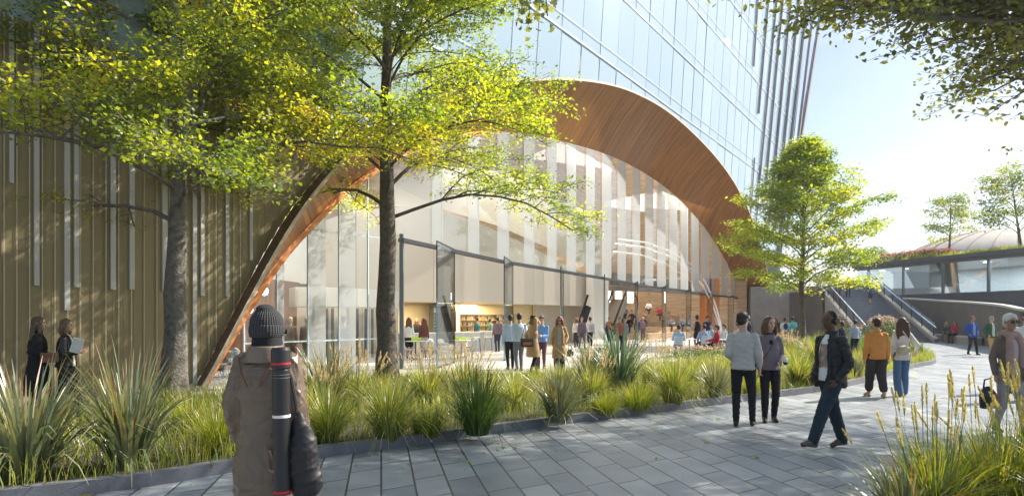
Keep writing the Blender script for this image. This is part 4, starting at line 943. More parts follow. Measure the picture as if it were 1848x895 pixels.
# ground cover between the clumps: nobody could count it
def inside(poly, x, y):
    c = np.zeros(len(x), bool); n = len(poly)
    for i in range(n):
        x0, y0 = poly[i]; x1, y1 = poly[(i + 1) % n]
        k = (y0 > y) != (y1 > y); xi = (x1 - x0) * (y - y0) / (y1 - y0 + 1e-12) + x0; c ^= k & (x < xi)
    return c
def meadow(name, poly, n, h, w, m, seed, z=.09, lean=.35, mask=None, label=None, near=0.0, group=None):
    rs = np.random.RandomState(seed); P_ = np.array(poly); lo = P_.min(0); hi = P_.max(0)
    xy = rs.uniform(lo, hi, (n * 6, 2)); xy = xy[inside(poly, xy[:, 0], xy[:, 1])]
    if mask is not None: xy = xy[mask(xy, rs)]
    xy = xy[:n]; k = len(xy); V, Fc, bt, hs = blades(rs, k, h, w, 1, lean, 3, 0.0, .5)
    zz = np.repeat(z, k); off_ = np.concatenate([xy, zz[:, None]], 1); V = V + np.repeat(off_, 8, 0)
    # patchy height and colour
    pt = .5 + .5 * np.sin(xy[:, 0] * 1.7 + 1.3 * np.sin(xy[:, 1] * 1.1)) * np.cos(xy[:, 1] * 1.9 + xy[:, 0] * .6)
    sc = np.repeat(.55 + .6 * pt, 8); V[:, 2] = z + (V[:, 2] - z) * sc
    t = np.clip(bt * .5 + np.repeat(pt, 3) * .4 + .1 * hs, 0, 1); o = np_mesh(name, V, Fc, m, None, t); tag(o, kind='stuff'); return o
meadow('ground_cover_grass', bed, 26000, .42, .010, m_grass, 1)
meadow('ground_cover_grass', bed, 15000, .30, .010, m_gold_g, 2)
meadow('ground_cover_grass', [p for p in bed2], 6500, .55, .009, m_gold_g, 3, .06)
island = [(13.5, 27), (17.4, 26.8), (19.9, 32), (19.7, 35.6), (17.5, 36.5), (13, 31)]
meadow('ground_cover_grass', island, 9000, .75, .022, m_green, 7)
# small flowers and low leafy perennials
def flowers(name, label, cx, cy, rx, ry, h, n, cols, seed, z=.09, leaf=.06):
    rs = np.random.RandomState(seed); root = empty(name, (cx, cy, z), 0, label, 'plant')
    p = rs.normal(0, .42, (n * 3, 3)); p = p[(p[:, 0] ** 2 + p[:, 1] ** 2) < 1][:n]; k = len(p); hh = h * (1 - .5 * (p[:, 0] ** 2 + p[:, 1] ** 2)) 
    lp = np.stack([p[:, 0] * rx, p[:, 1] * ry, hh * rs.uniform(.05, .95, k)], -1); v, f_ = leaves_np(lp, leaf, rs, .7); np_mesh('foliage', v, f_, m_green, root, rs.uniform(0, .8, k))
    kb_ = k // 9; q = lp[:kb_].copy(); q[:, 2] = hh[:kb_] * rs.uniform(.85, 1.15, len(q)); 
    v, f_ = leaves_np(np.repeat(q, 3, 0) + rs.normal(0, .02, (len(q) * 3, 3)), leaf * .8, rs, .6); np_mesh('blossoms', v, f_, cols, root, rs.uniform(0, 1, len(f_)))
m_pink = foliage('pink_petals', [(0, (.45, .28, .30)), (1, (.66, .52, .50))], .4, 1.3)
m_red = foliage('bright_pink_petals', [(0, (.62, .16, .22)), (1, (.75, .42, .45))], .4, 1.3)
flowers('flowering_perennial', 'pink flowering perennials in front of the seated people', 7.0, 24.2, 1.5, .9, .5, 2600, m_pink, 3)
flowers('flowering_perennial', 'pink flowering perennials behind the man in the cream sweater', 9.1, 26.0, 1.5, .9, .55, 2600, m_pink, 4)
flowers('flowering_perennial', 'pink flowering perennials beside the visitor with the backpack', P(1418, 0, 24)[0], 24, .9, .8, .9, 1500, m_pink, 5)
flowers('flowering_perennial', 'rounded pale pink bush at the foot of the outdoor staircase', P(1592, 0, 37)[0] - .8, 35.6, 1.5, 1.1, 1.55, 3800, m_pink, 6, leaf=.09)
flowers('dark_shrub', 'small dark purple shrub before the brown grey concrete wall', P(1465, 0, 36)[0] + .3, 33.6, .9, .8, 1.5, 1800, foliage('purple_leaves', [(0, (.05, .03, .035)), (1, (.12, .07, .07))], .3), 8, leaf=.09)
# planted roof
def strip_mask(xy, rs): return np.ones(len(xy), bool)
roofp = [(pa0.x + pp(0, -.2, 0)[0], pa0.y + pp(0, -.2, 0)[1]), (pa0.x + pp(plen, -.2, 0)[0], pa0.y + pp(plen, -.2, 0)[1]), (pa0.x + pp(plen, 5, 0)[0], pa0.y + pp(plen, 5, 0)[1]), (pa0.x + pp(0, 5, 0)[0], pa0.y + pp(0, 5, 0)[1])]
meadow('roof_grass', roofp, 14000, .75, .04, m_grass, 12, ZF - .02)
meadow('roof_grass', roofp, 5000, .6, .04, m_gold_g, 13, ZF - .02)
for i, (t, w_, hh, lb) in enumerate(((.97, 2.2, 1.9, 'dark green bush at the left end of the planted roof'), (.86, 2.2, 1.1, 'pink flower bush on the planted roof nearest the green bush'), (.77, 2.2, 1.15, 'pink flower bush in the middle of the planted roof, left of the slender tree'), (.68, 2.0, 1.1, 'pink flower bush under the slender roof tree'), (.60, 1.6, .9, 'sparse pink flower bush right of the slender roof tree'))):
    q = pp(plen * t, 1.6, 0); flowers('roof_bush', lb, pa0.x + q[0], pa0.y + q[1], w_, 1.0, hh, 2200, m_red if i else m_green, 60 + i, ZF, .14)

# fallen leaves scattered on the paving
def litter():
    rs = np.random.RandomState(77); n = 900; xy = rs.uniform((-7, 4.5), (18, 26), (n * 4, 2)); dk = rs.uniform(0, 1, len(xy))
    xy = xy[inside(pathpoly, xy[:, 0], xy[:, 1])]; near = np.array([min((x - a) ** 2 + (y - b) ** 2 for a, b in kerb[::3]) for x, y in xy]); xy = xy[rs.uniform(0, 1, len(xy)) < np.exp(-near * .5) + .06][:n]
    v, f = leaves_np(np.concatenate([xy, np.full((len(xy), 1), .010)], 1), .07, rs, .12); v[:, 2] = np.maximum(v[:, 2], .008)
    o = np_mesh('fallen_leaves', v, f, m_leafA, None, rs.uniform(.2, 1, len(f))); tag(o, kind='stuff')
litter()
# ================================================================== PEOPLE
_mats = {}
def cm(col, rough=.85, bump=None, **k):
    key = (tuple(round(c, 3) for c in col), rough, bump, tuple(sorted(k.items())))
    if key not in _mats: _mats[key] = mat('cloth', col, rough, bump=bump, noise=(5, .10), bump_dist=.004, **k)
    return _mats[key]
def skin(t):
    key = ('skin', t)
    if key not in _mats:
        c = {'light': (.56, .34, .25), 'tan': (.45, .26, .17), 'brown': (.22, .11, .065), 'dark': (.13, .062, .036)}[t]; m = mat('skin', c, .5, noise=(14, .05))
        m.node_tree.nodes['Principled BSDF'].inputs['Subsurface Weight'].default_value = .08; m.node_tree.nodes['Principled BSDF'].inputs['Subsurface Scale'].default_value = .02; _mats[key] = m
    return _mats[key]
def hairm(c): return cm(c, .55, (120, .5))
def ring(c, d, rx, ry, seg, up=None):
    pass
class Bl:
    """union of soft primitives, fused into one skin"""
    def __init__(s): s.m = MB()
    def cap(s, a, b, r1, r2, seg=14):
        a = Vector(a); b = Vector(b); L = (b - a).length; d = (b - a) / max(L, 1e-6); pts = []; rr = []
        for t in (-.98, -.8, -.5, 0): pts.append(a + d * r1 * t); rr.append(r1 * math.sqrt(1 - t * t))
        for t in (.5, ): pts.append(a.lerp(b, t)); rr.append((r1 + r2) / 2)
        for t in (0, .5, .8, .98): pts.append(b + d * r2 * t); rr.append(r2 * math.sqrt(1 - t * t))
        s.m.tube(pts, rr, seg); return s
    def chain(s, pts, rs_):
        for i in range(len(pts) - 1): s.cap(pts[i], pts[i + 1], rs_[i], rs_[i + 1])
        return s
    def ell(s, c, r, rot=None, seg=18):
        v = []; n = 10
        for i in range(n + 1):
            a = math.pi * (i + .02) / (n + .04); 
            for k in range(seg):
                b = 2 * math.pi * k / seg; q = Vector((math.sin(a) * math.cos(b) * r[0], math.sin(a) * math.sin(b) * r[1], -math.cos(a) * r[2]))
                if rot: q = rot @ q
                v.append(Vector(c) + q)
        f = [(i * seg + k, i * seg + (k + 1) % seg, (i + 1) * seg + (k + 1) % seg, (i + 1) * seg + k) for i in range(n) for k in range(seg)]
        f.append(tuple(range(seg - 1, -1, -1))); f.append(tuple(n * seg + k for k in range(seg))); s.m.add(v, f); return s
    def loft(s, secs, seg=24):
        """secs: (centre, rx, ry[, power]) bottom to top"""
        v = []
        for c, rx, ry in secs:
            for k in range(seg):
                b = 2 * math.pi * k / seg; co, si = math.cos(b), math.sin(b); p = 2.35; q = (abs(co) ** p + abs(si) ** p) ** (-1 / p)
                v.append(Vector(c) + Vector((co * q * rx, si * q * ry, 0)))
        n = len(secs) - 1; f = [(i * seg + k, i * seg + (k + 1) % seg, (i + 1) * seg + (k + 1) % seg, (i + 1) * seg + k) for i in range(n) for k in range(seg)]
        f.append(tuple(range(seg - 1, -1, -1))); f.append(tuple(n * seg + k for k in range(seg))); s.m.add(v, f); return s
    def build(s, name, m, parent=None, vox=.01, smooth=4, wrinkle=0.0, seed=0, fold=None):
        me = bpy.data.meshes.new('tmp'); me.from_pydata(s.m.v, [], s.m.f); o = bpy.data.objects.new('tmp', me); C.objects.link(o)
        r = o.modifiers.new('r', 'REMESH'); r.mode = 'VOXEL'; r.voxel_size = vox; q = o.modifiers.new('s', 'SMOOTH'); q.iterations = smooth; q.factor = .5
        dg = bpy.context.evaluated_depsgraph_get(); ev = o.evaluated_get(dg); nm = bpy.data.meshes.new_from_object(ev, depsgraph=dg)
        bpy.data.objects.remove(o, do_unlink=True); bpy.data.meshes.remove(me)
        nm.name = name; nm.materials.clear(); nm.materials.append(m)
        if wrinkle and len(nm.vertices):
            n = len(nm.vertices); co = np.empty(n * 3, np.float32); nm.vertices.foreach_get('co', co); co = co.reshape(-1, 3); no = np.empty(n * 3, np.float32); nm.vertices.foreach_get('normal', no); no = no.reshape(-1, 3)
            rs = np.random.RandomState(seed + 17); w = 0; warp = np.stack([np.sin(co @ rs.normal(0, 9, 3) + rs.rand() * 6) for _ in range(3)], -1) * .05
            for q_ in range(7):
                kx = rs.normal(0, 1, 3); kx[2] = kx[2] * 1.8 + 1.0; kx /= np.linalg.norm(kx); fr = rs.uniform(28, 75); ph = (co + warp) @ kx * fr + rs.rand() * 6; env = .5 + .5 * np.sin(co @ rs.normal(0, 7, 3) + rs.rand() * 6)
                w = w + (1 - np.abs(np.sin(ph))) ** 2 * env * (40 / fr)
            w = w - w.mean(); co += no * (w * wrinkle * .55)[:, None]; nm.vertices.foreach_set('co', co.ravel()); nm.update()
        nm.polygons.foreach_set('use_smooth', [True] * len(nm.polygons))
        ob = bpy.data.objects.new(name, nm); C.objects.link(ob)
        if parent: ob.parent = parent
        return ob
def ik(a, b, l1, l2, pole):
    a = Vector(a); b = Vector(b); d = b - a; D = min(d.length, (l1 + l2) * .999); d.normalize(); b = a + d * D
    x = (l1 * l1 - l2 * l2 + D * D) / (2 * D); h = math.sqrt(max(l1 * l1 - x * x, 0)); p = Vector(pole); p = p - d * p.dot(d); p = p.normalized() if p.length > 1e-5 else Vector((0, 1, 0))
    return a + d * x + p * h, b
def person(label, loc, face, h=1.75, fem=False, sk='light', legs='stand', L=None, Rr=None, top=None, inner=None, bot=None, coat=None, dress_=None, shoes=(.03, .025, .02), hair=('short', (.03, .02, .015)),
           turn=0, lod=0, group=None, lean=0, scale_w=1.0, extras=(), wr=1.0, tilt=0, seat=.46, nd=0):
    """faces +Y before turning by 'face' degrees counter-clockwise. L / Rr: hand targets in body space (side out, forward, height) or None = hanging"""
    k = h / 1.75; V_ = .0085 if lod == 0 else (.013 if lod == 1 else .024); W = scale_w * (.93 if fem else 1.0); sw = (.150 if fem else .172) * W
    z = loc[2] if len(loc) > 2 else 0
    hipz = .93; body = Bl(); P_ = {}
    sit = legs == 'sit'
    if sit: hipz = seat + .10
    ly = lean; sh = Vector((0, ly * .9, hipz + .50)); P_['chest'] = Vector((0, ly * .6, hipz + .36)); neck = Vector((0, ly, hipz + .56)); head = Vector((0, ly * 1.1 + .025, hipz + .70 - nd))
    # ---- legs
    hips = [Vector((-.088 * W, 0, hipz)), Vector((.088 * W, 0, hipz))]
    spec = {'stand': ((-.10, -.03, .08), (.13, .09, .08)), 'wide': ((-.17, 0, .08), (.17, .04, .08)), 'walk': ((-.09, .36, .08), (.09, -.30, .13)), 'stride': ((-.09, .40, .09), (.09, -.28, .09)), 'walkR': ((-.09, -.27, .12), (.09, .30, .08)), 'step': ((-.09, .18, .08), (.10, -.14, .09)), 'stepR': ((-.10, -.14, .09), (.09, .18, .08)),
            'close': ((-.07, -.02, .08), (.09, .07, .08)), 'sit': ((-.12, .42, .08), (.14, .40, .08))}[legs]
    if sit and seat > .6: spec = ((-.1, .34, seat - .35), (.1, .34, seat - .35))
    feet = []
    for hp, ft in zip(hips, spec):
        ft = Vector(ft); kn, an = ik(hp, ft, .44, .43, (ft.x * 1.2, 1, .25 if not sit else 1.5)); feet.append((kn, an))
    gd = -1e9 if sit else 0
    for (kn, an), hp in zip(feet, hips):
        body.chain([hp, hp.lerp(kn, .45), kn, kn.lerp(an, .35), an], [.088 * W, .078 * W, .055, .054, .036])
    body.ell((0, -.01, hipz + .03), (.155 * W, .115, .12)); 
    body.loft([((0, 0, hipz - .02), .15 * W, .11), ((0, ly * .2, hipz + .13), (.118 if fem else .135) * W, .088), ((0, ly * .5, hipz + .28), .15 * W, .105), ((0, ly * .75, hipz + .40), (sw - .01), .10), ((0, ly * .85, hipz + .46), (sw - .05), .08), ((0, ly * .9, hipz + .51), .075, .06)])
    nk = .045 if fem else .055; body.cap((0, ly - .01, hipz + .50), (head.x, head.y - .02, head.z - .05), nk * 1.12, nk)
    # ---- head
    ta = R(turn); rot = Matrix.Rotation(ta, 3, 'Z') @ Matrix.Rotation(R(tilt), 3, 'X')
    def hd(x, y, zz): return head + rot @ Vector((x, y, zz))
    body.ell(hd(0, -.008, .03), (.076, .094, .092), rot); body.ell(hd(0, .018, -.035), (.058, .068, .078), rot); body.ell(hd(0, .055, -.085), (.030, .026, .026), rot)
    body.cap(hd(0, .084, .012), hd(0, .101, -.024), .009, .014, 8); body.ell(hd(0, .080, -.058), (.026, .013, .011), rot)
    body.cap(hd(-.030, .078, .030), hd(.030, .078, .030), .010, .010, 8)
    for s_ in (-1, 1): body.ell(hd(.079 * s_, -.008, -.005), (.011, .02, .031), rot); body.ell(hd(.036 * s_, .058, -.022), (.022, .022, .02), rot)
    # ---- arms
    arms = []
    for s_, T in ((-1, L), (1, Rr)):
        shd = Vector((s_ * sw, sh.y, sh.z - .05))
        if T is None: T = (.07, .03, shd.z - .565)
        tgt = Vector((s_ * (sw + T[0]), T[1] + sh.y * 0, T[2] if T[2] > 0 or True else 0)); el_, wr_ = ik(shd, tgt, .285, .255, (s_ * .5, -1, -.35)); arms.append((shd, el_, wr_))
        body.chain([shd, el_, wr_], [.050 * (.85 if fem else 1), .039 * (.88 if fem else 1), .026]); 
        # hand: palm, four unequal bent fingers, thumb from the side
        d = (wr_ - el_).normalized(); inn_ = Vector((-s_, 0, 0)); inn_ = (inn_ - d * inn_.dot(d)).normalized(); fw = d.cross(inn_) * 1.0
        if fw.y < 0: fw = -fw
        pm = wr_ + d * .075; hs_ = .9 if fem else 1.0
        if lod < 2:
            for q in range(3): o_ = fw * ((q - 1) * .022); body.cap(wr_ + o_ * .5 + d * .01, pm + o_, .017 * hs_, .016 * hs_, 8)
            for q, ln in zip(range(4), (.062, .072, .068, .052)):
                b0_ = pm + fw * ((1.5 - q) * .020); b1_ = b0_ + (d * .9 + inn_ * .25).normalized() * ln * .5 * hs_; b2_ = b1_ + (d * .6 + inn_ * .75).normalized() * ln * .55 * hs_
                body.cap(b0_, b1_, .0095, .0088, 7).cap(b1_, b2_, .0088, .0075, 7)
            t0 = wr_ + d * .025 + fw * .026; t1 = t0 + (d * .6 + fw * .75 + inn_ * .3).normalized() * .035; body.cap(t0, t1, .013, .011, 7).cap(t1, t1 + (d * .95 + fw * .2 + inn_ * .4).normalized() * .03, .011, .009, 7)
        else: body.cap(wr_, wr_ + d * .11, .03, .022, 8)
    ob = body.build('person', skin(sk), None, .0065 if lod == 0 else (.011 if lod == 1 else .022), 2)
    tag(ob, label, 'person', group)
    def G_(bl, name, m, wrk=.004, sm=4, vx=None): return bl.build(name, m, ob, vx or V_, sm, wrk * wr if lod < 2 else 0, abs(hash(label[:3])) % 1 + int(h * 1000) % 97)
    # eyes, brows, mouth
    if lod < 2:
        e = MB(); 
        for s_ in (-1, 1): e.lathe(tuple(hd(.031 * s_, .078, .008)), [(.001, -.007), (.008, -.004), (.011, 0), (.008, .004), (.001, .007)], 8)
        e.build('eyes', cm((.03, .025, .02), .3), ob)
        Bl().cap(hd(-.02, .092, -.057), hd(.02, .092, -.057), .0065, .0065, 8).m.build('lips', cm({'light': (.42, .14, .12), 'tan': (.32, .12, .10), 'brown': (.16, .06, .05), 'dark': (.10, .035, .03)}[sk], .45), ob, True)
        e = MB()
        for s_ in (-1, 1): e.bar(hd(.014 * s_, .088, .030), hd(.046 * s_, .078, .032), .006, .006)
        e.build('eyebrows', cm((.035, .025, .02), .8), ob)
    # ---- hair
    hk, hc = hair[0], hair[1]
    if hk != 'bald':
        b_ = Bl()
        if hk in ('short', 'crop', 'curly', 'headphones'):
            g_ = {'crop': .003, 'headphones': .003}.get(hk, .011)
            b_.ell(hd(0, -.020, .045), (.077 + g_, .088 + g_, .082 + g_), rot); b_.ell(hd(0, -.045, -.005), (.070 + g_, .062 + g_, .075 + g_), rot)
            if hk in ('short', 'curly'): b_.ell(hd(0, .034, .098), (.054, .046, .026), rot)
        if hk in ('long', 'bob', 'pony', 'bun'):
            b_.ell(hd(0, -.022, .045), (.092, .100, .094), rot); b_.ell(hd(0, -.05, -.01), (.084, .07, .085), rot)
            if hk == 'long':
                for x_ in (-.062, -.03, .0, .03, .062): b_.chain([hd(x_ * 1.2, -.055, .0), hd(x_ * 1.5, -.085, -.12), hd(x_ * 1.6, -.095, -.24), hd(x_ * 1.4, -.10, -.36 - .03 * abs(x_ * 10))], [.05, .047, .04, .022])
                for s_ in (-1, 1): b_.chain([hd(.075 * s_, .02, .02), hd(.088 * s_, .01, -.08), hd(.09 * s_, .02, -.2), hd(.085 * s_, .03, -.28)], [.024, .030, .030, .014])
            if hk == 'bob':
                for x_ in (-.06, 0, .06): b_.chain([hd(x_, -.055, .0), hd(x_ * 1.3, -.07, -.1), hd(x_ * 1.4, -.06, -.155)], [.045, .045, .03])
                for s_ in (-1, 1): b_.chain([hd(.072 * s_, .025, .04), hd(.092 * s_, .015, -.04), hd(.098 * s_, .01, -.12), hd(.094 * s_, .02, -.17)], [.022, .030, .034, .018])
            if hk == 'pony': b_.chain([hd(0, -.09, .03), hd(0, -.13, -.05), hd(0, -.12, -.18)], [.035, .032, .012])
            if hk == 'bun': b_.ell(hd(0, -.07, .12), (.045, .045, .04), rot)
        if hk not in ('beanie',): G_(b_, 'hair', hairm(hc), .006 if hk != 'crop' else 0, 2)
    # ---- trousers / skirt
    if bot:
        kind, col = bot[0], bot[1]; fl = {'slim': (.010, .010, .012, .012), 'straight': (.016, .020, .026, .032), 'loose': (.022, .032, .040, .046), 'flare': (.008, .010, .022, .050), 'crop': (.022, .034, .046, .050), 'shorts': (.03, .045, 0, 0), 'leggings': (.006, .006, .006, .006)}[kind]
        b_ = Bl(); b_.ell((0, -.012, hipz + .02), (.163 * W, .125, .12)); b_.loft([((0, 0, hipz - .04), .155 * W, .118), ((0, 0, hipz + .06), .156 * W, .112), ((0, ly * .15, hipz + .115), .142 * W, .10)])
        for (kn, an), hp in zip(feet, hips):
            low = an.lerp(kn, .02) if kind not in ('crop',) else an.lerp(kn, .28)
            if kind == 'shorts': b_.chain([hp, hp.lerp(kn, .5), hp.lerp(kn, .9)], [.10 * W, .10, .088])
            else:
                b_.chain([hp, hp.lerp(kn, .45), kn, kn.lerp(low, .5), low], [.090 * W + fl[0], .078 * W + fl[1], .055 + fl[2], .048 + fl[3] * .8, .036 + fl[3]])
        G_(b_, 'trousers', bot[2] if len(bot) > 2 else cm(col, .9, (90, .35)), .0075 if kind != 'leggings' else .002)
    # ---- shoes
    for (kn, an), s_ in zip(feet, (-1, 1)):
        b_ = Bl(); hgt = an.z; f0 = an + Vector((0, -.035, -.045)); f1 = an + Vector((s_ * .02, .145, -.05))
        if hgt > .1 and not sit: f1.z = max(.03, an.z - .085)
        if legs == 'stride' and s_ < 0: f1 = an + Vector((-.02, .165, -.025))
        b_.cap(an, an + Vector((0, 0, -.02)), .046, .046, 10).cap(f0, an.lerp(f1, .6), .038, .040, 10).cap(an.lerp(f1, .5), f1, .042, .034, 10)
        G_(b_, 'shoe', cm(shoes, .45), 0, 2)
    # ---- top
    def torso(b_, g, z0, z1x=.0, arm=True, sleeve=1.0, hem=None, armg=None, wide=0):
        armg = g if armg is None else armg
        secs = []
        if hem is not None:
            hx = hem[1]; secs += [((0, -.006, hem[0]), .158 * W + hx, .128 + hx), ((0, -.004, (hem[0] + hipz) / 2), .16 * W + hx * .7 + g * .5, .130 + hx * .6 + g * .4)]
        secs += [((0, 0, max(z0, hipz + .0) if hem is None else hipz), .163 * W + g * .7, .126 + g * .6), ((0, ly * .2, hipz + .13), ((.128 if fem else .148) + wide) * W + g * .8, .104 + g * .7), ((0, ly * .5, hipz + .28), .158 * W + g * .8, .113 + g * .8),
                 ((0, ly * .75, hipz + .39), sw - .008 + g * .5, .106 + g * .6), ((0, ly * .82, hipz + .445), sw - .04 + g * .4, .092 + g * .5), ((0, ly * .88, hipz + .49), .098 + g * .3, .074 + g * .3), ((0, ly * .92, hipz + .53), .066, .060)]
        b_.loft(secs)
        if arm:
            for shd, el_, wr_ in arms:
                e2 = wr_ if sleeve >= 1 else (el_.lerp(wr_, (sleeve - .5) * 2) if sleeve > .5 else shd.lerp(el_, sleeve * 2))
                q = [shd + Vector((-.02 if shd.x > 0 else .02, 0, .0)), shd]; r_ = [.044 + armg * .6, .047 + armg * .65]
                if sleeve > .5: q += [shd.lerp(el_, .55), el_, el_.lerp(e2, .5), e2 - (wr_ - el_).normalized() * .02]; r_ += [.044 + armg * .7, .039 + armg * .8, .034 + armg * .75, .029 + armg * .6]
                else: q += [e2]; r_ += [.05 + armg]
                b_.chain(q, r_)
    if inner:      # shirt seen in the opening of a jacket
        gi = (coat.get('g', .028) if coat else (top or {}).get('g', .016)); F_ = lambda z, f, dy: ((0, ly * dy + f - .075, z), .088 if z < hipz + .4 else .07, .078)
        b_ = Bl(); b_.loft([F_(hipz - .05, .134 + .7 * gi, 0), F_(hipz + .05, .128 + .7 * gi, 0), F_(hipz + .15, .116 + .75 * gi, .2), F_(hipz + .29, .126 + .8 * gi, .5), F_(hipz + .39, .116 + .6 * gi, .75), F_(hipz + .46, .094 + .5 * gi, .85), ((0, ly + .0, hipz + .54), .058, .058)]); G_(b_, 'shirt', inner if not isinstance(inner, tuple) else cm(inner, .9, (60, .2)), .002)
    if top:
        t = dict(g=.016, sleeve=1, z0=hipz); t.update(top); b_ = Bl(); torso(b_, t['g'], hipz, arm=True, sleeve=t['sleeve'], hem=(hipz - t.get('down', .0) - .035, .020), wide=t.get('wide', 0))
        if t.get('collar'): b_.loft([((0, ly - .008, hipz + .50), .085, .078), ((0, ly - .012, hipz + .575), .072, .070)])
        if t.get('open'):   # lapels: the front carries two panels, the shirt shows between them
            for s_ in (-1, 1): b_.chain([(s_ * .112, .112 + .5 * t['g'], hipz - t.get('down', .02) - .02), (s_ * .105, .102 + .6 * t['g'] + ly * .2, hipz + .13), (s_ * .102, .108 + .6 * t['g'] + ly * .6, hipz + .32), (s_ * .062, .068 + ly * .9, hipz + .50)], [.026, .026, .027, .022])
        if t.get('scarf'): pass
        G_(b_, t.get('name', 'shirt'), t.get('m') or cm(t['col'], t.get('rough', .9), (70, .3)), t.get('wr', .006))
    if coat:
        g = coat.get('g', .028); b_ = Bl(); torso(b_, g, 0, hem=(coat['hem'], coat.get('flare', .05)))
        if coat.get('collar', True): b_.loft([((0, ly - .010, hipz + .49), .098, .090), ((0, ly - .014, hipz + .575), .082, .078)])
        if coat.get('open'):
            for s_ in (-1, 1): b_.chain([(s_ * .12, .15, coat['hem']), (s_ * .11, .128, hipz), (s_ * .104, .118, hipz + .30), (s_ * .065, .075, hipz + .51)], [.03, .03, .034, .03])
        G_(b_, 'coat', coat.get('m') or cm(coat['col'], coat.get('rough', .9), (60, .3)), coat.get('wr', .009))
    if dress_:
        b_ = Bl(); torso(b_, .010, 0, sleeve=dress_.get('sleeve', .1), arm=dress_.get('arm', False), hem=(dress_['hem'], dress_.get('flare', .02))); G_(b_, 'dress', cm(dress_['col'], .9), .004)
    for ex in extras: ex(ob, locals())
    ob.location = (loc[0], loc[1], z); ob.rotation_euler[2] = R(face); ob.scale = (k, k, k)
    return ob
def gx(px, py): return G(px, py) + (.004,)
def at_px(px, Y, z=0): return ((px - CX) * Y / F, Y, z)
# accessories worn
def x_beanie(ob, l):
    hd = l['hd']; b_ = Bl(); b_.ell(hd(0, -.018, .06), (.102, .118, .115), l['rot']); b_.ell(hd(.0, -.03, .155), (.06, .065, .04), l['rot']); o = b_.build('beanie', M_KNIT, ob, .008, 3)
    b_ = Bl(); b_.loft([(hd(0, -.022, -.030), .100, .110), (hd(0, -.018, .01), .109, .122), (hd(0, -.016, .055), .107, .120)]); b_.build('beanie_cuff', M_KNIT, ob, .008, 3)
def x_brimhat(ob, l):
    hd = l['hd']; b_ = Bl(); b_.loft([(hd(0, -.01, .055), .095, .108), (hd(0, -.01, .13), .088, .10), (hd(0, -.01, .155), .07, .08)]); b_.loft([(hd(0, -.01, .05), .17, .185), (hd(0, -.01, .062), .165, .18)]); b_.build('hat', cm((.02, .02, .022), .8), ob, .008, 1)
def x_cap(col):
    def f_(ob, l):
        hd = l['hd']; b_ = Bl(); b_.ell(hd(0, -.01, .06), (.09, .105, .075), l['rot']); b_.ell(hd(0, .10, .055), (.07, .075, .012), l['rot']); b_.build('cap', cm(col, .8), ob, .012, 2)
    return f_
def x_glasses(dark=True):
    def f_(ob, l):
        hd = l['hd']; b_ = MB()
        for s_ in (-1, 1): b_.box(tuple(hd(.033 * s_, .096, .006)), (.05, .006, .036 if dark else .03)); b_.bar(hd(.058 * s_, .094, .012), hd(.083 * s_, -.01, .01), .005, .006)
        b_.bar(hd(-.01, .098, .012), hd(.01, .098, .012), .005, .005); b_.build('glasses', cm((.012, .012, .014), .15), ob, bevel=.002)
    return f_
def x_headphones(ob, l):
    hd = l['hd']; b_ = MB(); pts = [hd(.098 * math.sin(a), -.01, .02 + .105 * math.cos(a)) for a in [R(x) for x in range(-95, 96, 14)]]; b_.tube(pts, .010, 8)
    for s_ in (-1, 1): b_.tube([hd(.078 * s_, -.01, -.005), hd(.092 * s_, -.01, -.005), hd(.112 * s_, -.01, -.005)], [.042, .042, .034], 18)
    b_.build('headphones', cm((.012, .012, .013), .35), ob, smooth=False)
def x_belt(col):
    def f_(ob, l):
        hz = l['hipz']; W = l['W']; b_ = Bl(); b_.loft([((0, 0, hz + .075), .166 * W, .122), ((0, 0, hz + .115), .160 * W, .116)]); b_.build('belt', cm(col, .5), ob, .008, 1)
    return f_
def x_scarf(col, fluff=1.0):
    def f_(ob, l):
        hz = l['hipz']; b_ = Bl(); ly = l['ly']
        for i in range(10):
            a = i / 10 * 6.283; b = (i + 1) / 10 * 6.283; b_.cap((math.cos(a) * .085, math.sin(a) * .08 + ly + .01, hz + .525 - .02 * math.sin(a)), (math.cos(b) * .085, math.sin(b) * .08 + ly + .01, hz + .525 - .02 * math.sin(b)), .044 * fluff, .044 * fluff, 10)
        for s_, ln in ((-1, .42), (1, .50)): b_.chain([(s_ * .06, .09, hz + .50), (s_ * .085, .135, hz + .34), (s_ * .09, .145, hz + .50 - ln * .75), (s_ * .085, .135, hz + .50 - ln)], [.045, .05, .052, .05])
        b_.build('scarf', cm(col, .95, (50, .4)), ob, l['V_'], 3, .006)
    return f_
def x_shawl(col):
    def f_(ob, l):
        hz = l['hipz']; b_ = Bl()
        for i in range(10):
            a = i / 10 * 6.283; b = (i + 1) / 10 * 6.283; b_.cap((math.cos(a) * .10, math.sin(a) * .09, hz + .53), (math.cos(b) * .10, math.sin(b) * .09, hz + .53), .06, .06, 10)
        b_.chain([(.12, .06, hz + .5), (.0, .14, hz + .36), (-.18, .10, hz + .22)], [.08, .09, .06]); b_.build('shawl', cm(col, .95, (40, .4)), ob, .014, 3, .008)
    return f_
def x_strap(p0, p1, col, w=.022, name='strap'):
    def f_(ob, l):
        hz = l['hipz']; MB().tube([Vector((p0[0], p0[1], hz + p0[2])).lerp(Vector((p1[0], p1[1], hz + p1[2])), t) + Vector((0, (.02 if p0[1] > 0 else -.02) * math.sin(t * 3.14), 0)) for t in (0, .25, .5, .75, 1)], w / 2, 6).build(name, cm(col, .6), ob)
    return f_
def x_backpack(col):
    def f_(ob, l):
        hz = l['hipz']; b_ = Bl(); b_.ell((0, -.19, hz + .30), (.14, .09, .20)); b_.ell((0, -.25, hz + .22), (.10, .05, .10)); b_.build('backpack', cm(col, .8), ob, .015, 2)
    return f_
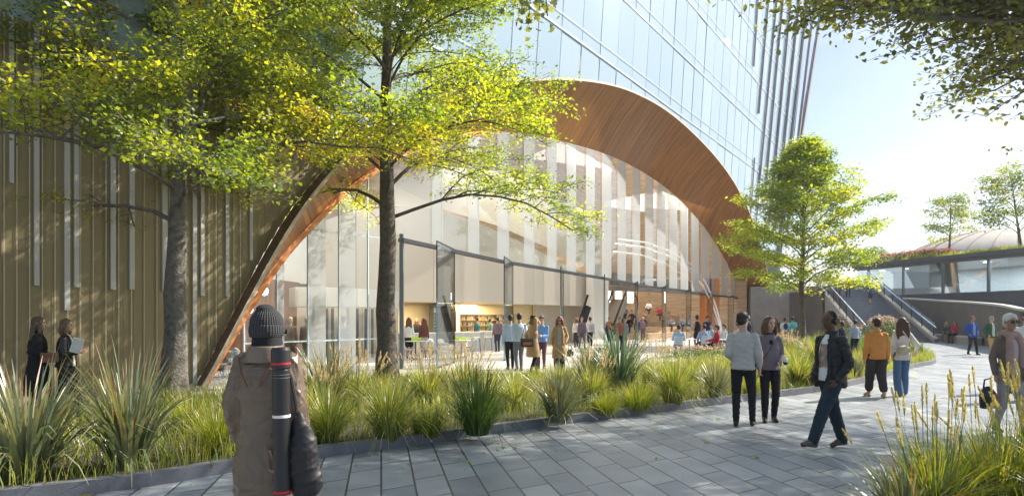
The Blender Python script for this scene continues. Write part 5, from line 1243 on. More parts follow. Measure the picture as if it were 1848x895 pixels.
m_knit = bpy.data.materials.new('ribbed_knit'); m_knit.use_nodes = True
def _kn():
    n = m_knit.node_tree; b = n.nodes['Principled BSDF']; L = n.links.new; b.inputs['Roughness'].default_value = .95
    t = n.nodes.new('ShaderNodeTexCoord'); sp_ = n.nodes.new('ShaderNodeSeparateXYZ'); L(t.outputs['Object'], sp_.inputs[0])
    at_ = n.nodes.new('ShaderNodeMath'); at_.operation = 'ARCTAN2'; L(sp_.outputs[0], at_.inputs[0]); L(sp_.outputs[1], at_.inputs[1])
    s = n.nodes.new('ShaderNodeMath'); s.operation = 'MULTIPLY'; s.inputs[1].default_value = 34; L(at_.outputs[0], s.inputs[0]); q = n.nodes.new('ShaderNodeMath'); q.operation = 'SINE'; L(s.outputs[0], q.inputs[0])
    z = n.nodes.new('ShaderNodeMath'); z.operation = 'MULTIPLY'; z.inputs[1].default_value = 420; L(sp_.outputs[2], z.inputs[0]); z2 = n.nodes.new('ShaderNodeMath'); z2.operation = 'SINE'; L(z.outputs[0], z2.inputs[0])
    ad = n.nodes.new('ShaderNodeMath'); ad.operation = 'MULTIPLY_ADD'; ad.inputs[1].default_value = .3; L(z2.outputs[0], ad.inputs[0]); L(q.outputs[0], ad.inputs[2])
    r = n.nodes.new('ShaderNodeMapRange'); r.inputs['From Min'].default_value = -1.3; r.inputs['From Max'].default_value = 1.3; L(ad.outputs[0], r.inputs[0])
    c = n.nodes.new('ShaderNodeValToRGB'); c.color_ramp.elements[0].color = (.016, .016, .017, 1); c.color_ramp.elements[1].color = (.07, .07, .072, 1); L(r.outputs[0], c.inputs[0]); L(c.outputs[0], b.inputs['Base Color'])
    u = n.nodes.new('ShaderNodeBump'); u.inputs['Distance'].default_value = .006; L(r.outputs[0], u.inputs['Height']); L(u.outputs[0], b.inputs['Normal'])
_kn(); M_KNIT = m_knit
NAVY = (.02, .03, .06); BLACK = (.016, .016, .018); GREY = (.16, .16, .17); WHITE = (.75, .74, .72); CAMEL = (.46, .30, .15); BLUE = (.20, .38, .62); DENIM = (.07, .12, .20)

# --- the foreground figure with the beanie, seen from behind
bx, by_ = at_px(482, 4.35)[:2]
person('person seen from behind in a grey ribbed beanie and a long tan raincoat', (bx, by_, .004), -8, 1.775, nd=.045, scale_w=.93, legs='stand', turn=-22, hair=('crop', (.02, .015, .01)), bot=('slim', BLACK), shoes=BLACK,
       L=(.06, .04, .86), Rr=(.06, .05, .86), coat=dict(col=(.155, .11, .072), hem=.40, flare=.055, g=.050, wr=.014, rough=.33), wr=1.0,
       extras=(x_beanie, x_glasses(False), lambda o, l: Bl().loft([((0, -.012, l['hipz'] + .50), .10, .10), ((0, .0, l['hipz'] + .60), .092, .10), ((0, .01, l['hipz'] + .67), .086, .098)]).build('neck_warmer', cm((.012, .012, .014), .9), o, .009, 3, .004),
               lambda o, l: Bl().loft([((0, -.012, l['hipz'] + .46), .150, .125), ((0, -.02, l['hipz'] + .52), .118, .112), ((0, -.02, l['hipz'] + .57), .104, .105)]).build('coat_collar', cm((.20, .145, .10), .45), o, .008, 2, .004),
               x_strap((-.13, -.125, .50), (-.045, -.165, .31), (.13, .055, .03), .012, 'leather_cord'), x_strap((.13, -.125, .50), (.035, -.165, .31), (.13, .055, .03), .012, 'leather_cord')))
# tube case and dark bag hanging on the back of the coat
tz = H + (HY - 626) * 4.08 / F
tube = empty('tube_case', (at_px(510, 4.08)[0], 4.08, tz - .94), 0, 'long black document tube with red rings slung on the back of the tan coat', 'case'); tube.rotation_euler = (0, R(-.8), 0)
MB().cyl((0, 0, 0), .054, .80, 28).build('tube', cm((.02, .02, .022), .35), tube, smooth=False, bevel=.006)
MB().lathe((0, 0, .80), [(.054, 0), (.060, .01), (.060, .12), (.054, .138), (.02, .14), (.001, .14)], 28).build('lid', cm((.025, .025, .027), .4), tube)
for zz, rr_ in ((.835, .0615), (.02, .057)): MB().lathe((0, 0, zz), [(rr_ - .004, -.008), (rr_, -.006), (rr_, .006), (rr_ - .004, .008)], 28).build('red_ring', cm((.6, .02, .03), .4), tube)
MB().lathe((0, 0, .50), [(.052, -.01), (.0565, -.008), (.0565, .008), (.052, .01)], 28).build('white_ring', cm((.8, .78, .74), .5), tube)
for zz in (.745, .765): MB().lathe((0, 0, zz), [(.052, -.003), (.0565, 0), (.052, .003)], 28).build('groove', cm((.2, .2, .2), .3), tube)
bag = empty('dark_bag', (at_px(541, 4.12)[0], 4.14, .55), 0, 'dark bulging shoulder bag hanging beside the black tube on the tan coat', 'bag')
b_ = Bl(); b_.ell((.01, 0, .24), (.105, .085, .25)); b_.ell((.035, 0, .11), (.11, .08, .13)); b_.ell((-.01, .0, .44), (.055, .05, .12)); b_.build('bag_body', cm((.018, .016, .016), .55), bag, .009, 4, .009, 5)
MB().tube([(-.02, 0, .5), (-.04, .02, .62), (-.08, .05, .78)], .011, 6).build('strap', cm((.02, .02, .02), .6), bag)

# --- the walking man with headphones
m_print = bpy.data.materials.new('printed_tee'); m_print.use_nodes = True
def _pr():
    n = m_print.node_tree; b = n.nodes['Principled BSDF']; L = n.links.new; b.inputs['Roughness'].default_value = .9
    t = n.nodes.new('ShaderNodeTexCoord'); s = n.nodes.new('ShaderNodeSeparateXYZ'); L(t.outputs['Object'], s.inputs[0])
    z = n.nodes.new('ShaderNodeTexNoise'); z.inputs['Scale'].default_value = 11; z.inputs['Detail'].default_value = 3; L(t.outputs['Object'], z.inputs['Vector'])
    c = n.nodes.new('ShaderNodeValToRGB'); e = c.color_ramp.elements; e[0].position = .40; e[0].color = (.22, .28, .24, 1); e[1].position = .66; e[1].color = (.75, .72, .68, 1); k = e.new(.5); k.color = (.62, .26, .22, 1); k = e.new(.57); k.color = (.66, .40, .34, 1)
    L(z.outputs['Fac'], c.inputs[0])
    def band(out, lo, hi):
        a = n.nodes.new('ShaderNodeMath'); a.operation = 'GREATER_THAN'; a.inputs[1].default_value = lo; q = n.nodes.new('ShaderNodeMath'); q.operation = 'LESS_THAN'; q.inputs[1].default_value = hi; L(out, a.inputs[0]); L(out, q.inputs[0])
        m_ = n.nodes.new('ShaderNodeMath'); m_.operation = 'MULTIPLY'; L(a.outputs[0], m_.inputs[0]); L(q.outputs[0], m_.inputs[1]); return m_
    a = band(s.outputs[2], 1.04, 1.34); q = band(s.outputs[0], -.075, .075); m_ = n.nodes.new('ShaderNodeMath'); m_.operation = 'MULTIPLY'; L(a.outputs[0], m_.inputs[0]); L(q.outputs[0], m_.inputs[1])
    x = n.nodes.new('ShaderNodeMixRGB'); x.inputs[1].default_value = (.78, .77, .75, 1); L(m_.outputs[0], x.inputs[0]); L(c.outputs[0], x.inputs[2]); L(x.outputs[0], b.inputs['Base Color'])
_pr()
mx_, my_ = at_px(1500, 8.25)[:2]
person('man with black headphones striding in an open black jacket and printed white tee', (mx_, my_, .004), 108, 1.79, sk='dark', legs='stride', turn=4, hair=('crop', (.012, .01, .01)), L=(.02, .10, .90), Rr=(-.04, .15, .92),
       top=dict(col=(.014, .015, .016), name='jacket', g=.034, down=.10, collar=True, open=True, rough=.6, wr=.010), inner=m_print, bot=('straight', (.022, .038, .052)), shoes=(.085, .06, .045), extras=(x_headphones, x_belt((.38, .17, .05)), x_strap((.0, .145, .44), (.03, .145, .10), (.03, .03, .03), .005, 'cord')))
# --- the standing couple
cx1, cy1 = at_px(1341, 10.05)[:2]
person('dark haired man in a cream sweater and black trousers, his back to us', (cx1, cy1, .004), -24, 1.79, legs='stand', turn=-32, hair=('short', (.022, .014, .010)), top=dict(col=(.50, .47, .43), name='sweater', g=.022, down=.02, wr=.007, sleeve=.9), bot=('slim', BLACK), shoes=BLACK, L=(-.05, .12, .98), Rr=(.06, .08, .87), extras=(x_glasses(False),))
cx2, cy2 = at_px(1389, 10.5)[:2]
person('woman with auburn hair in a mauve grey sweater and black trousers, holding a paper cup', (cx2, cy2, .004), 168, 1.72, fem=True, legs='close', turn=20, hair=('bob', (.12, .05, .025)), top=dict(col=(.20, .165, .185), name='sweater', g=.018, down=.03, collar=False), bot=('slim', BLACK), shoes=(.03, .018, .015), L=(-.02, .16, .97), Rr=(.04, .05, .88),
       extras=(lambda o, l: Bl().loft([((0, .0, l['hipz'] + .52), .07, .066), ((0, .0, l['hipz'] + .555), .06, .06)]).build('shirt_collar', cm((.04, .045, .06), .8), o, .009, 2), x_strap((-.08, .125, .46), (.12, .13, .12), (.03, .03, .035), .010, 'bag_strap'), lambda o, l: MB().box((0, .128, l['hipz'] + .40), (.05, .012, .07)).build('sunglasses', cm((.012, .012, .02), .2), o)))
def cup(label, x, y, z, rz=0):
    r = empty('paper_cup', (x, y, z), rz, label, 'cup'); MB().lathe((0, 0, 0), [(.001, 0), (.028, 0), (.038, .10), (.036, .10), (.001, .098)], 16).build('cup_body', cm((.8, .8, .78), .5), r); MB().lathe((0, 0, .1), [(.041, 0), (.041, .012), (.032, .02), (.001, .02)], 16).build('lid', cm((.85, .85, .84), .4), r); MB().lathe((0, 0, .02), [(.0325, 0), (.0362, .04)], 16).build('sleeve', cm((.03, .03, .03), .7), r); return r
cup('white paper cup with a dark sleeve held by the woman in the mauve grey sweater', cx2 + .165, cy2 - .22, .935)
# --- the pair walking away
ox, oy = at_px(1582, 13.6)[:2]
person('man walking away in an orange jacket and dark cropped trousers', (ox, oy, .004), -6, 1.69, sk='tan', legs='step', turn=20, hair=('short', (.03, .018, .012)), top=dict(col=(.62, .25, .06), name='jacket', g=.032, down=.04, collar=True, wr=.010), bot=('crop', (.045, .035, .032)), shoes=(.42, .27, .14))
wx, wy = at_px(1628, 13.8)[:2]
person('long haired woman walking away in a white top and flared blue jeans', (wx, wy, .004), -14, 1.70, fem=True, sk='light', legs='stepR', hair=('long', (.075, .038, .02)), top=dict(col=(.70, .64, .60), g=.012, down=.08, name='top', sleeve=.9), bot=('flare', (.085, .16, .26)), shoes=(.1, .06, .04), Rr=(.16, .10, .98), L=(.06, 0, .9))
hb = empty('shoulder_bag', (wx - .10, wy - .22, 1.02), R(15), 'tan shoulder bag on the back of the woman in flared jeans', 'bag'); b_ = Bl(); b_.ell((0, 0, 0), (.19, .06, .10)); b_.ell((-.05, 0, -.02), (.13, .065, .09)); b_.build('bag_body', cm((.42, .34, .23), .7), hb, .011, 3, .006); MB().tube([(.16, 0, .03), (.12, -.03, .2), (0, .03, .40)], .012, 6).build('strap', cm((.36, .28, .18), .7), hb)
# --- scarf woman at the right edge
sx, sy = at_px(1822, 9.4)[:2]
person('smiling older woman with white hair, sunglasses and a long rose scarf, walking towards us', (sx, sy, .004), 176, 1.76, fem=True, sk='tan', legs='step', hair=('short', (.62, .60, .56)), coat=dict(col=(.20, .145, .12), hem=.80, flare=.01, g=.016, open=True, collar=False, wr=.005), inner=(.55, .50, .46), bot=('slim', (.36, .31, .29)), shoes=(.08, .05, .04), L=(.05, .02, .88), Rr=(.06, .0, .86), extras=(x_glasses(True), x_scarf((.42, .27, .23), 1.1)))
hbag = empty('handbag', (sx - .36 + .02, sy - .02, .38), R(10), 'black handbag with a red side in the hand of the rose scarf wearer', 'bag'); b_ = Bl(); b_.ell((0, 0, .16), (.13, .07, .17)); b_.loft([((0, 0, 0), .12, .06), ((0, 0, .2), .13, .07)]); b_.build('bag_body', cm((.02, .015, .015), .4), hbag, .011, 3, .004)
MB().tube([(-.07, 0, .30), (-.05, 0, .42), (.05, 0, .44), (.07, 0, .30)], .012, 6).build('handle', cm((.02, .015, .015), .4), hbag); b_ = Bl(); b_.ell((.06, -.045, .14), (.06, .035, .12)); b_.build('red_side', cm((.22, .025, .02), .5), hbag, .011, 2)
person('person in a bright green top behind the woman in the rose scarf', at_px(1822, 14.5, .004), 185, 1.66, fem=True, legs='stand', hair=('bob', (.16, .08, .04)), top=dict(col=(.05, .42, .16), name='top', g=.02), bot=('slim', NAVY), lod=1, L=(.12, .12, 1.0), Rr=(.12, .12, 1.0))
person('tall man in a white tee at the right edge behind the scarf wearer', at_px(1853, 13.2, .004), 170, 1.84, sk='tan', legs='stand', hair=('short', (.05, .03, .02)), top=dict(col=(.74, .73, .70), name='tee', g=.02, sleeve=.4), bot=('straight', GREY), lod=1)
# --- middle distance on the path
person('man in a bright blue blazer walking towards us before the ramp wall', at_px(1755, 29, .004), 178, 1.74, sk='tan', legs='step', hair=('short', (.22, .05, .04)), top=dict(col=(.03, .09, .40), name='blazer', g=.03, down=.10, open=True), inner=(.3, .4, .6), bot=('slim', (.02, .02, .03)), lod=1, L=(.02, .06, .95), Rr=(.02, .06, .95))
person('man in a dark green blazer and ochre trousers walking towards us', at_px(1789, 27.8, .004), 182, 1.74, legs='stepR', hair=('short', (.30, .26, .2)), top=dict(col=(.04, .11, .06), name='blazer', g=.03, down=.08, open=True), inner=(.62, .58, .5), bot=('slim', (.55, .34, .12)), shoes=(.6, .58, .55), lod=1, L=(.02, .06, .95), Rr=(.02, .06, .95))
person('woman with blond hair and olive trousers seated at the left end of the stone bench', at_px(1709, 42.9, 0), 130, 1.72, fem=True, legs='sit', lean=.05, seat=.50, hair=('long', (.45, .32, .18)), top=dict(col=(.06, .07, .10), g=.02, name='top'), bot=('slim', (.16, .17, .07)), lod=1, L=(0, .35, .75), Rr=(0, .35, .75), shoes=(.6, .6, .6))
person('red haired woman in a crimson top seated next to the blond woman on the bench', at_px(1724, 41.9, 0), 110, 1.76, fem=True, legs='sit', seat=.50, hair=('long', (.30, .07, .03)), top=dict(col=(.42, .03, .07), g=.02, name='top'), bot=('slim', BLACK), lod=1, L=(0, .35, .75), Rr=(0, .35, .75))
# --- on the staircase
def on_stair(d, w):
    q = Vector((24.3, 44, 0)) + sdir * d + sperp * w; return (q.x, q.y, math.floor(d / run + 1) * rise)
person('person in a red vest with a pale bag climbing the outdoor staircase', on_stair(11.9, 1.5), -10, 1.78, legs='step', hair=('long', (.04, .02, .02)), top=dict(col=(.50, .03, .03), g=.03, name='vest', sleeve=.3, down=.05), bot=('slim', (.03, .03, .05)), lod=1)
person('person in a striped navy top bending forward on the staircase, right of the red vest', on_stair(9.6, 2.7), -8, 1.68, fem=True, legs='stepR', lean=.12, hair=('long', (.04, .02, .02)), top=dict(col=(.06, .07, .14), g=.02, name='top'), bot=('shorts', (.05, .05, .10)), sk='tan', lod=1)
person('person in violet shorts climbing the staircase left of the red vest', on_stair(11.2, .6), -10, 1.70, legs='step', hair=('short', (.04, .02, .02)), top=dict(col=(.12, .08, .13), g=.02, name='top'), bot=('shorts', (.13, .07, .18)), sk='tan', lod=1)
# --- group by the tower foot, behind the bed
for px, Y, hh, fc, kw in ((1350, 31, 1.80, 20, dict(label='white haired man in a dark navy shirt behind the couple', top=dict(col=(.02, .03, .05), name='shirt', g=.02), bot=('straight', WHITE), hair=('short', (.5, .48, .45)))),
    (1401, 38, 1.70, 5, dict(label='red haired visitor in a black shirt behind the bed, left of the backpack', top=dict(col=BLACK, name='shirt', g=.02), bot=('straight', (.05, .05, .06)), hair=('bob', (.30, .09, .03)))),
    (1416, 37, 1.68, -5, dict(label='visitor in a white tee and khaki shorts carrying a navy backpack', top=dict(col=WHITE, name='tee', g=.02, sleeve=.4), bot=('shorts', (.42, .34, .22)), sk='tan', hair=('short', (.05, .02, .02)), extras=(x_backpack((.02, .03, .12)),))),
    (1430, 36, 1.74, -15, dict(label='visitor in a turquoise tee and khaki shorts with hands behind the back', top=dict(col=(.16, .58, .58), name='tee', g=.025, sleeve=.4), bot=('shorts', (.40, .33, .22)), sk='tan', hair=('short', (.05, .03, .02)), L=(-.12, -.14, .93), Rr=(-.12, -.14, .93))),
    (1520, 25, 1.55, 30, dict(label='dark haired child peeking out just behind the headphones of the walking man', top=dict(col=(.03, .03, .06), name='top', g=.02), bot=('slim', NAVY), sk='brown')),
    (1543, 27, 1.60, 10, dict(label='visitor in a grey blue shirt between the black jacket and the orange jacket', top=dict(col=(.38, .43, .52), name='shirt', g=.02), bot=('slim', NAVY)))):
    lb = kw.pop('label'); person(lb, at_px(px, Y, .0), fc, hh, lod=1, legs='stand', **kw)
# --- two women at the left, walking along the gold wall
person('woman with very long hair in a loose black coat by the gold wall', at_px(68, 11.3, 0), -52, 1.72, fem=True, legs='stepR', turn=-10, hair=('long', (.10, .065, .04)), coat=dict(col=(.016, .016, .02), hem=.35, flare=.08, g=.05), bot=('slim', BLACK), Rr=(-.02, .24, 1.02), L=(.02, .05, .9))
cl_ = at_px(84, 11.12); cb_ = empty('clutch_bag', (cl_[0] + .12, cl_[1] - .10, 1.02), R(30), 'brown leather clutch in the hand of the woman with very long hair', 'bag'); MB().box((0, 0, 0), (.26, .05, .17)).build('pouch', cm((.20, .09, .045), .5), cb_, bevel=.015); MB().box((0, -.027, .05), (.25, .01, .07)).build('flap', cm((.17, .075, .04), .5), cb_, bevel=.004)
person('woman with shoulder length hair in a black leather jacket, right of the long haired woman', at_px(118, 11.4, 0), -70, 1.68, fem=True, legs='step', turn=-5, hair=('bob', (.14, .085, .05)), top=dict(col=(.02, .02, .02), name='leather_jacket', g=.03, open=True, down=.03, rough=.35, wr=.012), inner=(.75, .73, .7), bot=('loose', (.018, .018, .022)), Rr=(-.02, .26, 1.15), L=(.04, .02, .88))
bk = at_px(135, 11.2); pb = empty('papers', (bk[0] + .07, bk[1] - .05, 1.22), R(20), 'white folded papers held by the woman in the leather jacket', 'papers'); pb.rotation_euler = (R(8), R(18), R(20)); MB().box((0, 0, 0), (.17, .02, .26)).build('sheets', cm((.8, .79, .76), .6), pb, bevel=.003); MB().box((.01, -.013, .01), (.15, .003, .24)).build('cover_sheet', cm((.7, .69, .66), .6), pb)
# --- plaza, before the doors
person('man in a pale blue shirt and grey trousers, back turned, in the plaza', at_px(937, 20.3, 0), 18, 1.84, legs='close', hair=('short', (.025, .02, .02)), top=dict(col=(.48, .60, .72), name='shirt', g=.028, wr=.010), bot=('slim', (.15, .17, .20)), lod=1, L=(-.06, .15, 1.0), Rr=(-.06, .15, 1.0))
person('man in a light blue shirt and black trousers, half hidden by the other', at_px(921, 21.0, 0), 12, 1.80, legs='close', hair=('short', (.025, .02, .02)), top=dict(col=(.42, .54, .68), name='shirt', g=.028, wr=.010), bot=('slim', BLACK), lod=1)
person('woman in a camel coat and wide black hat lifting a hand to her face', at_px(962, 19.6, 0), -60, 1.74, fem=True, legs='step', hair=('bob', (.22, .09, .04)), coat=dict(col=CAMEL, hem=.50, flare=.07, g=.035, wr=.012), bot=('slim', BLACK), lod=1, Rr=(-.10, .20, 1.55), L=(.04, .10, 1.0), extras=(x_brimhat,))
sb_ = at_px(951, 19.35); sb2 = empty('satchel', (sb_[0], sb_[1], .95), R(10), 'dark satchel with orange trim on the hip of the woman in the black hat', 'bag'); MB().box((0, 0, 0), (.40, .12, .27)).build('bag_body', cm((.03, .025, .03), .5), sb2, bevel=.03); MB().box((0, -.07, -.03), (.28, .02, .10)).build('orange_trim', cm((.42, .14, .05), .5), sb2, bevel=.01); MB().box((0, -.068, .09), (.36, .015, .05)).build('flap', cm((.10, .10, .04), .5), sb2, bevel=.006); MB().tube([(-.17, 0, .12), (-.05, .05, .5), (.1, .1, .62)], .012, 6).build('strap', cm((.04, .03, .03), .5), sb2)
person('man in a bright blue shirt and plum trousers looking down, right of the black hat', at_px(978, 21.2, 0), 165, 1.76, legs='close', tilt=-18, hair=('short', (.03, .02, .02)), top=dict(col=(.16, .33, .66), name='shirt', g=.026, wr=.008), bot=('slim', (.12, .05, .08)), lod=1, L=(-.12, .22, 1.08), Rr=(-.12, .22, 1.08))
person('woman in an open camel coat and sunglasses walking towards us through the plaza', at_px(1010, 19.4, 0), 172, 1.74, fem=True, legs='step', tilt=-10, hair=('long', (.20, .07, .035)), coat=dict(col=CAMEL, hem=.48, flare=.09, g=.035, open=True, wr=.012), inner=(.42, .42, .43), bot=('loose', (.02, .015, .02)), lod=1, extras=(x_glasses(True),), L=(.03, .08, .93), Rr=(.07, -.02, .88))
sb_ = at_px(1029, 19.4); sb3 = empty('handbag', (sb_[0], sb_[1], .52), 0, 'small round black bag hanging beside the open camel coat', 'bag'); Bl().ell((0, 0, .1), (.11, .07, .12)).build('bag_body', cm(BLACK, .4), sb3, .012, 2); MB().tube([(-.06, 0, .18), (-.05, 0, .34), (.05, 0, .34), (.06, 0, .18)], .01, 6).build('handle', cm(BLACK, .4), sb3)
person('person in a mustard shawl over a dark jacket, left of the tan blazer', at_px(1100, 33, 0), 176, 1.72, fem=True, legs='close', hair=('short', (.1, .07, .05)), top=dict(col=(.03, .035, .05), name='jacket', g=.035, down=.06, rough=.4), bot=('slim', BLACK), lod=1, extras=(x_shawl((.45, .20, .05)),))
person('bearded man in a tan blazer over a red shirt, beside the mustard shawl', at_px(1118, 33, 0), 184, 1.72, legs='close', hair=('short', (.05, .03, .02)), top=dict(col=(.26, .17, .10), name='blazer', g=.03, down=.12, open=True), inner=(.60, .06, .05), bot=('slim', (.02, .02, .04)), lod=1)
FAR = [  # px, depth, height, facing, label, shirt, trousers, hair, kwargs
 (898, 31.5, 1.72, 20, 'man in a mauve shirt and navy trousers at the right end of the counter', (.22, .15, .18), (.04, .05, .09), ('short', (.02, .02, .02)), {}),
 (1040, 36, 1.66, 15, 'woman in a white blouse and dark skirt in the hall, left of the escalator', (.65, .63, .6), (.03, .03, .05), ('bob', (.2, .1, .05)), dict(fem=True)),
 (1050, 34.5, 1.74, 200, 'man in a mauve suit walking in the hall beside the escalator', (.20, .13, .16), (.17, .11, .14), ('short', (.1, .05, .03)), dict(legs='step')),
 (1065, 35.5, 1.72, 10, 'person in a white shirt and dark trousers in front of the pillar', (.68, .68, .68), (.05, .03, .04), ('short', (.03, .02, .02)), {}),
 (1127, 36, 1.62, 180, 'person in grey just behind the man in the tan blazer', (.3, .3, .32), (.3, .28, .27), ('short', (.2, .15, .1)), {}),
 (738, 26.5, 1.70, 5, 'woman in a white tee and black shorts at the bar counter, back turned', (.72, .71, .69), (.02, .02, .02), ('long', (.16, .06, .03)), dict(fem=True, bot='shorts')),
 (752, 31.6, 1.66, 180, 'woman in a black apron serving behind the bar counter', (.04, .04, .045), (.1, .1, .1), ('long', (.35, .14, .06)), dict(fem=True)),
 (765, 27.2, 1.68, 20, 'woman in a maroon top and pale skirt leaning at the bar counter', (.16, .05, .045), (.6, .58, .56), ('long', (.16, .05, .03)), dict(fem=True, bot='shorts')),
 (861, 35.4, 1.70, 60, 'bartender in a teal shirt before the bottle shelves', (.05, .19, .25), (.05, .05, .07), ('short', (.02, .02, .02)), {}),
 (885, 35.8, 1.66, -80, 'woman in a green top standing behind the bar counter near the shelves', (.12, .28, .24), (.05, .05, .07), ('pony', (.08, .03, .02)), dict(fem=True)),
 (524, 21.6, 1.72, 0, 'grey haired man in a brown suit behind the glass, left one of two alike', (.20, .15, .13), (.15, .12, .11), ('short', (.5, .4, .28)), {}),
 (554, 22.0, 1.72, 0, 'grey haired man in a brown suit behind the glass, right one of two alike', (.20, .15, .13), (.15, .12, .11), ('short', (.5, .4, .28)), {}),
 (620, 21.3, 1.76, -20, 'man in a pale blue shirt behind the glass left of the dark tree trunk', (.40, .50, .60), (.08, .11, .16), ('short', (.03, .02, .02)), {}),
 (1150, 45.5, 1.72, 30, 'man in a dark suit standing on the floor before the plywood bleachers', (.03, .025, .03), (.02, .02, .02), ('short', (.08, .03, .02)), {}),
 (1160, 46.0, 1.70, -20, 'woman in a mauve dress next to the man in the dark suit before the bleachers', (.30, .2, .23), (.2, .14, .16), ('short', (.5, .3, .2)), dict(fem=True)),
]
for px, Y, hh, fc, lb, tc1, bc1, hr, kw in FAR:
    kw = dict(kw); bt_ = kw.pop('bot', 'slim'); person(lb, at_px(px, Y, 0), fc, hh, top=dict(col=tc1, name='shirt', g=.022), bot=(bt_, bc1), hair=hr, lod=2, legs=kw.pop('legs', 'close'), **kw)
# people sitting on the bleachers
def on_step(t, k):
    q = bl0.lerp(bl1, t) + bn * (k * .95 + .2); return (q.x, q.y, .46 * (k + 1))
for t, k, tc1, bc1, lb in ((.32, 4, WHITE, BLACK, 'sitter in a white shirt, leftmost of the top bleacher row'), (.47, 4, WHITE, BLACK, 'sitter in a white shirt, second from left in the top bleacher row'), (.78, 4, WHITE, (.03, .03, .04), 'sitter in a white shirt, rightmost of the top bleacher row'),
     (.44, 3, (.12, .16, .28), (.02, .02, .02), 'sitter in a slate blue shirt on the bleachers below the second white shirt'), (.80, 3, (.45, .03, .05), (.03, .03, .04), 'sitter in a red top on the bleachers, directly below the rightmost white shirt'), (.33, 2, (.02, .02, .025), BLACK, 'sitter all in black in the middle of the bleachers at the left'), (.41, 2, (.03, .025, .03), (.03, .03, .04), 'sitter in a charcoal suit on the bleachers beside the one all in black'),
     (.30, 1, (.02, .02, .03), BLACK, 'sitter in a black jacket on the low bleacher step at the left'), (.43, 1, (.05, .04, .04), (.03, .03, .05), 'sitter in a dark brown jacket on the low bleacher step'), (.72, 1, (.4, .45, .5), (.05, .05, .1), 'sitter in a pale blue shirt low on the bleachers, left of the red top'), (.84, 1, (.35, .42, .5), (.05, .05, .1), 'sitter in a blue grey shirt low on the bleachers below the red top'), (.56, 2, (.42, .3, .24), (.3, .25, .2), 'sitter in tan clothes on the bleachers behind a glass door leaf')):
    x, y, z_ = on_step(t, k); person(lb, (x, y, z_ - .0), 180 - 30, 1.74, legs='sit', seat=.04, top=dict(col=tc1, name='shirt', g=.022), bot=('slim', bc1), lod=2, lean=.05, L=(0, .35, .40), Rr=(0, .35, .40), group='people seated on the bleachers') if False else person(lb, (x, y, z_ - .46), 150, 1.74, legs='sit', seat=.46, top=dict(col=tc1, name='shirt', g=.022), bot=('slim', bc1), lod=2, lean=.05, L=(0, .35, .75), Rr=(0, .35, .75), group='people seated on the bleachers')

# --- terrace tables and wire chairs
m_wire = mat('pale_wire', (.62, .62, .60), .35, metal=.5); m_top = mat('white_tabletop', (.75, .74, .72), .4)
def wire_chair(label, loc, face, group):
    r = empty('wire_chair', loc, R(face), label, 'chair', group); s_ = MB()
    for i in range(9): s_.tube([(-.22, -.2 + i * .05, .45 - .01 * math.sin(i * .4)), (.22, -.2 + i * .05, .45 - .01 * math.sin(i * .4))], .006, 4)
    s_.tube([(-.22, -.2, .45), (-.22, .2, .45), (.22, .2, .45), (.22, -.2, .45)], .01, 6); s_.build('seat', m_wire, r); b_ = MB()
    for i in range(9): b_.tube([(-.22, -.21 - i * .012, .5 + i * .045), (.22, -.21 - i * .012, .5 + i * .045)], .008, 4)
    b_.tube([(-.22, -.2, .45), (-.22, -.31, .88), (.22, -.31, .88), (.22, -.2, .45)], .011, 6); b_.build('backrest', m_wire, r)
    for sx_ in (-1, 1):
        for sy_ in (-1, 1): MB().tube([(.2 * sx_, .18 * sy_, .45), (.23 * sx_, .22 * sy_, 0)], .010, 6).build('leg', m_wire, r)
    return r
def table(label, loc, group, rad=.36):
    r = empty('round_table', loc, 0, label, 'table', group); MB().lathe((0, 0, .72), [(.001, 0), (rad, 0), (rad, .02), (.001, .022)], 28).build('tabletop', m_top, r); MB().cyl((0, 0, .02), .03, .70, 12).build('stem', m_steel, r); MB().lathe((0, 0, 0), [(.001, 0), (.24, 0), (.24, .012), (.03, .022)], 24).build('base', m_steel, r); return r
GC = 'wire chairs of the terrace'; 
def seated(px, Y, fc, lb, tc1, bc1, hr=('short', (.025, .02, .02)), clab='', **kw):
    l = at_px(px, Y, 0); person(lb, l, fc, kw.pop('h', 1.76), legs='sit', seat=.46, top=dict(col=tc1, name=kw.pop('tn', 'shirt'), g=.025), bot=('slim', bc1), hair=hr, lod=1, L=(0, .32, .72), Rr=(0, .32, .72), **kw)
    wire_chair(clab, l, fc, GC)
seated(1225, 27.5, -10, 'seated person in a striped pale blue shirt, back turned, leftmost on the terrace', (.30, .45, .62), NAVY, clab='wire chair under the seated person in the striped blue shirt')
seated(1271, 28.5, 5, 'broad seated person in a light blue shirt right of the black dress', (.26, .38, .54), NAVY, clab='wire chair under the seated person in the light blue shirt', scale_w=1.15)
seated(1292, 26.8, 70, 'person in a red sweater lounging in a chair, turned sideways to the left', (.42, .02, .03), (.02, .02, .045), clab='wire chair under the person in the red sweater', sk='tan', tn='sweater', lean=-.06)
seated(1284, 30.5, 160, 'person in a grey blue shirt seated facing us behind the red sweater', (.36, .44, .5), NAVY, clab='wire chair under the person in grey blue behind the red sweater')
seated(1307, 29.5, 100, 'man in a white blue shirt seated in profile right of the red sweater', (.5, .58, .63), NAVY, clab='wire chair under the man in profile right of the red sweater')
seated(1330, 31.0, 110, 'dark haired person seated just left of the cream sweater, mostly hidden', (.45, .4, .36), (.2, .16, .12), clab='wire chair directly left of the man in the cream sweater')
person('woman in a sleeveless black dress standing with her back to us by the terrace tables', at_px(1258, 32, 0), 8, 1.80, fem=True, sk='tan', legs='close', hair=('bun', (.02, .015, .015)), dress_=dict(col=(.014, .014, .02), hem=.62, sleeve=.1), lod=1, L=(-.05, .15, 1.05), Rr=(-.05, .15, 1.05))
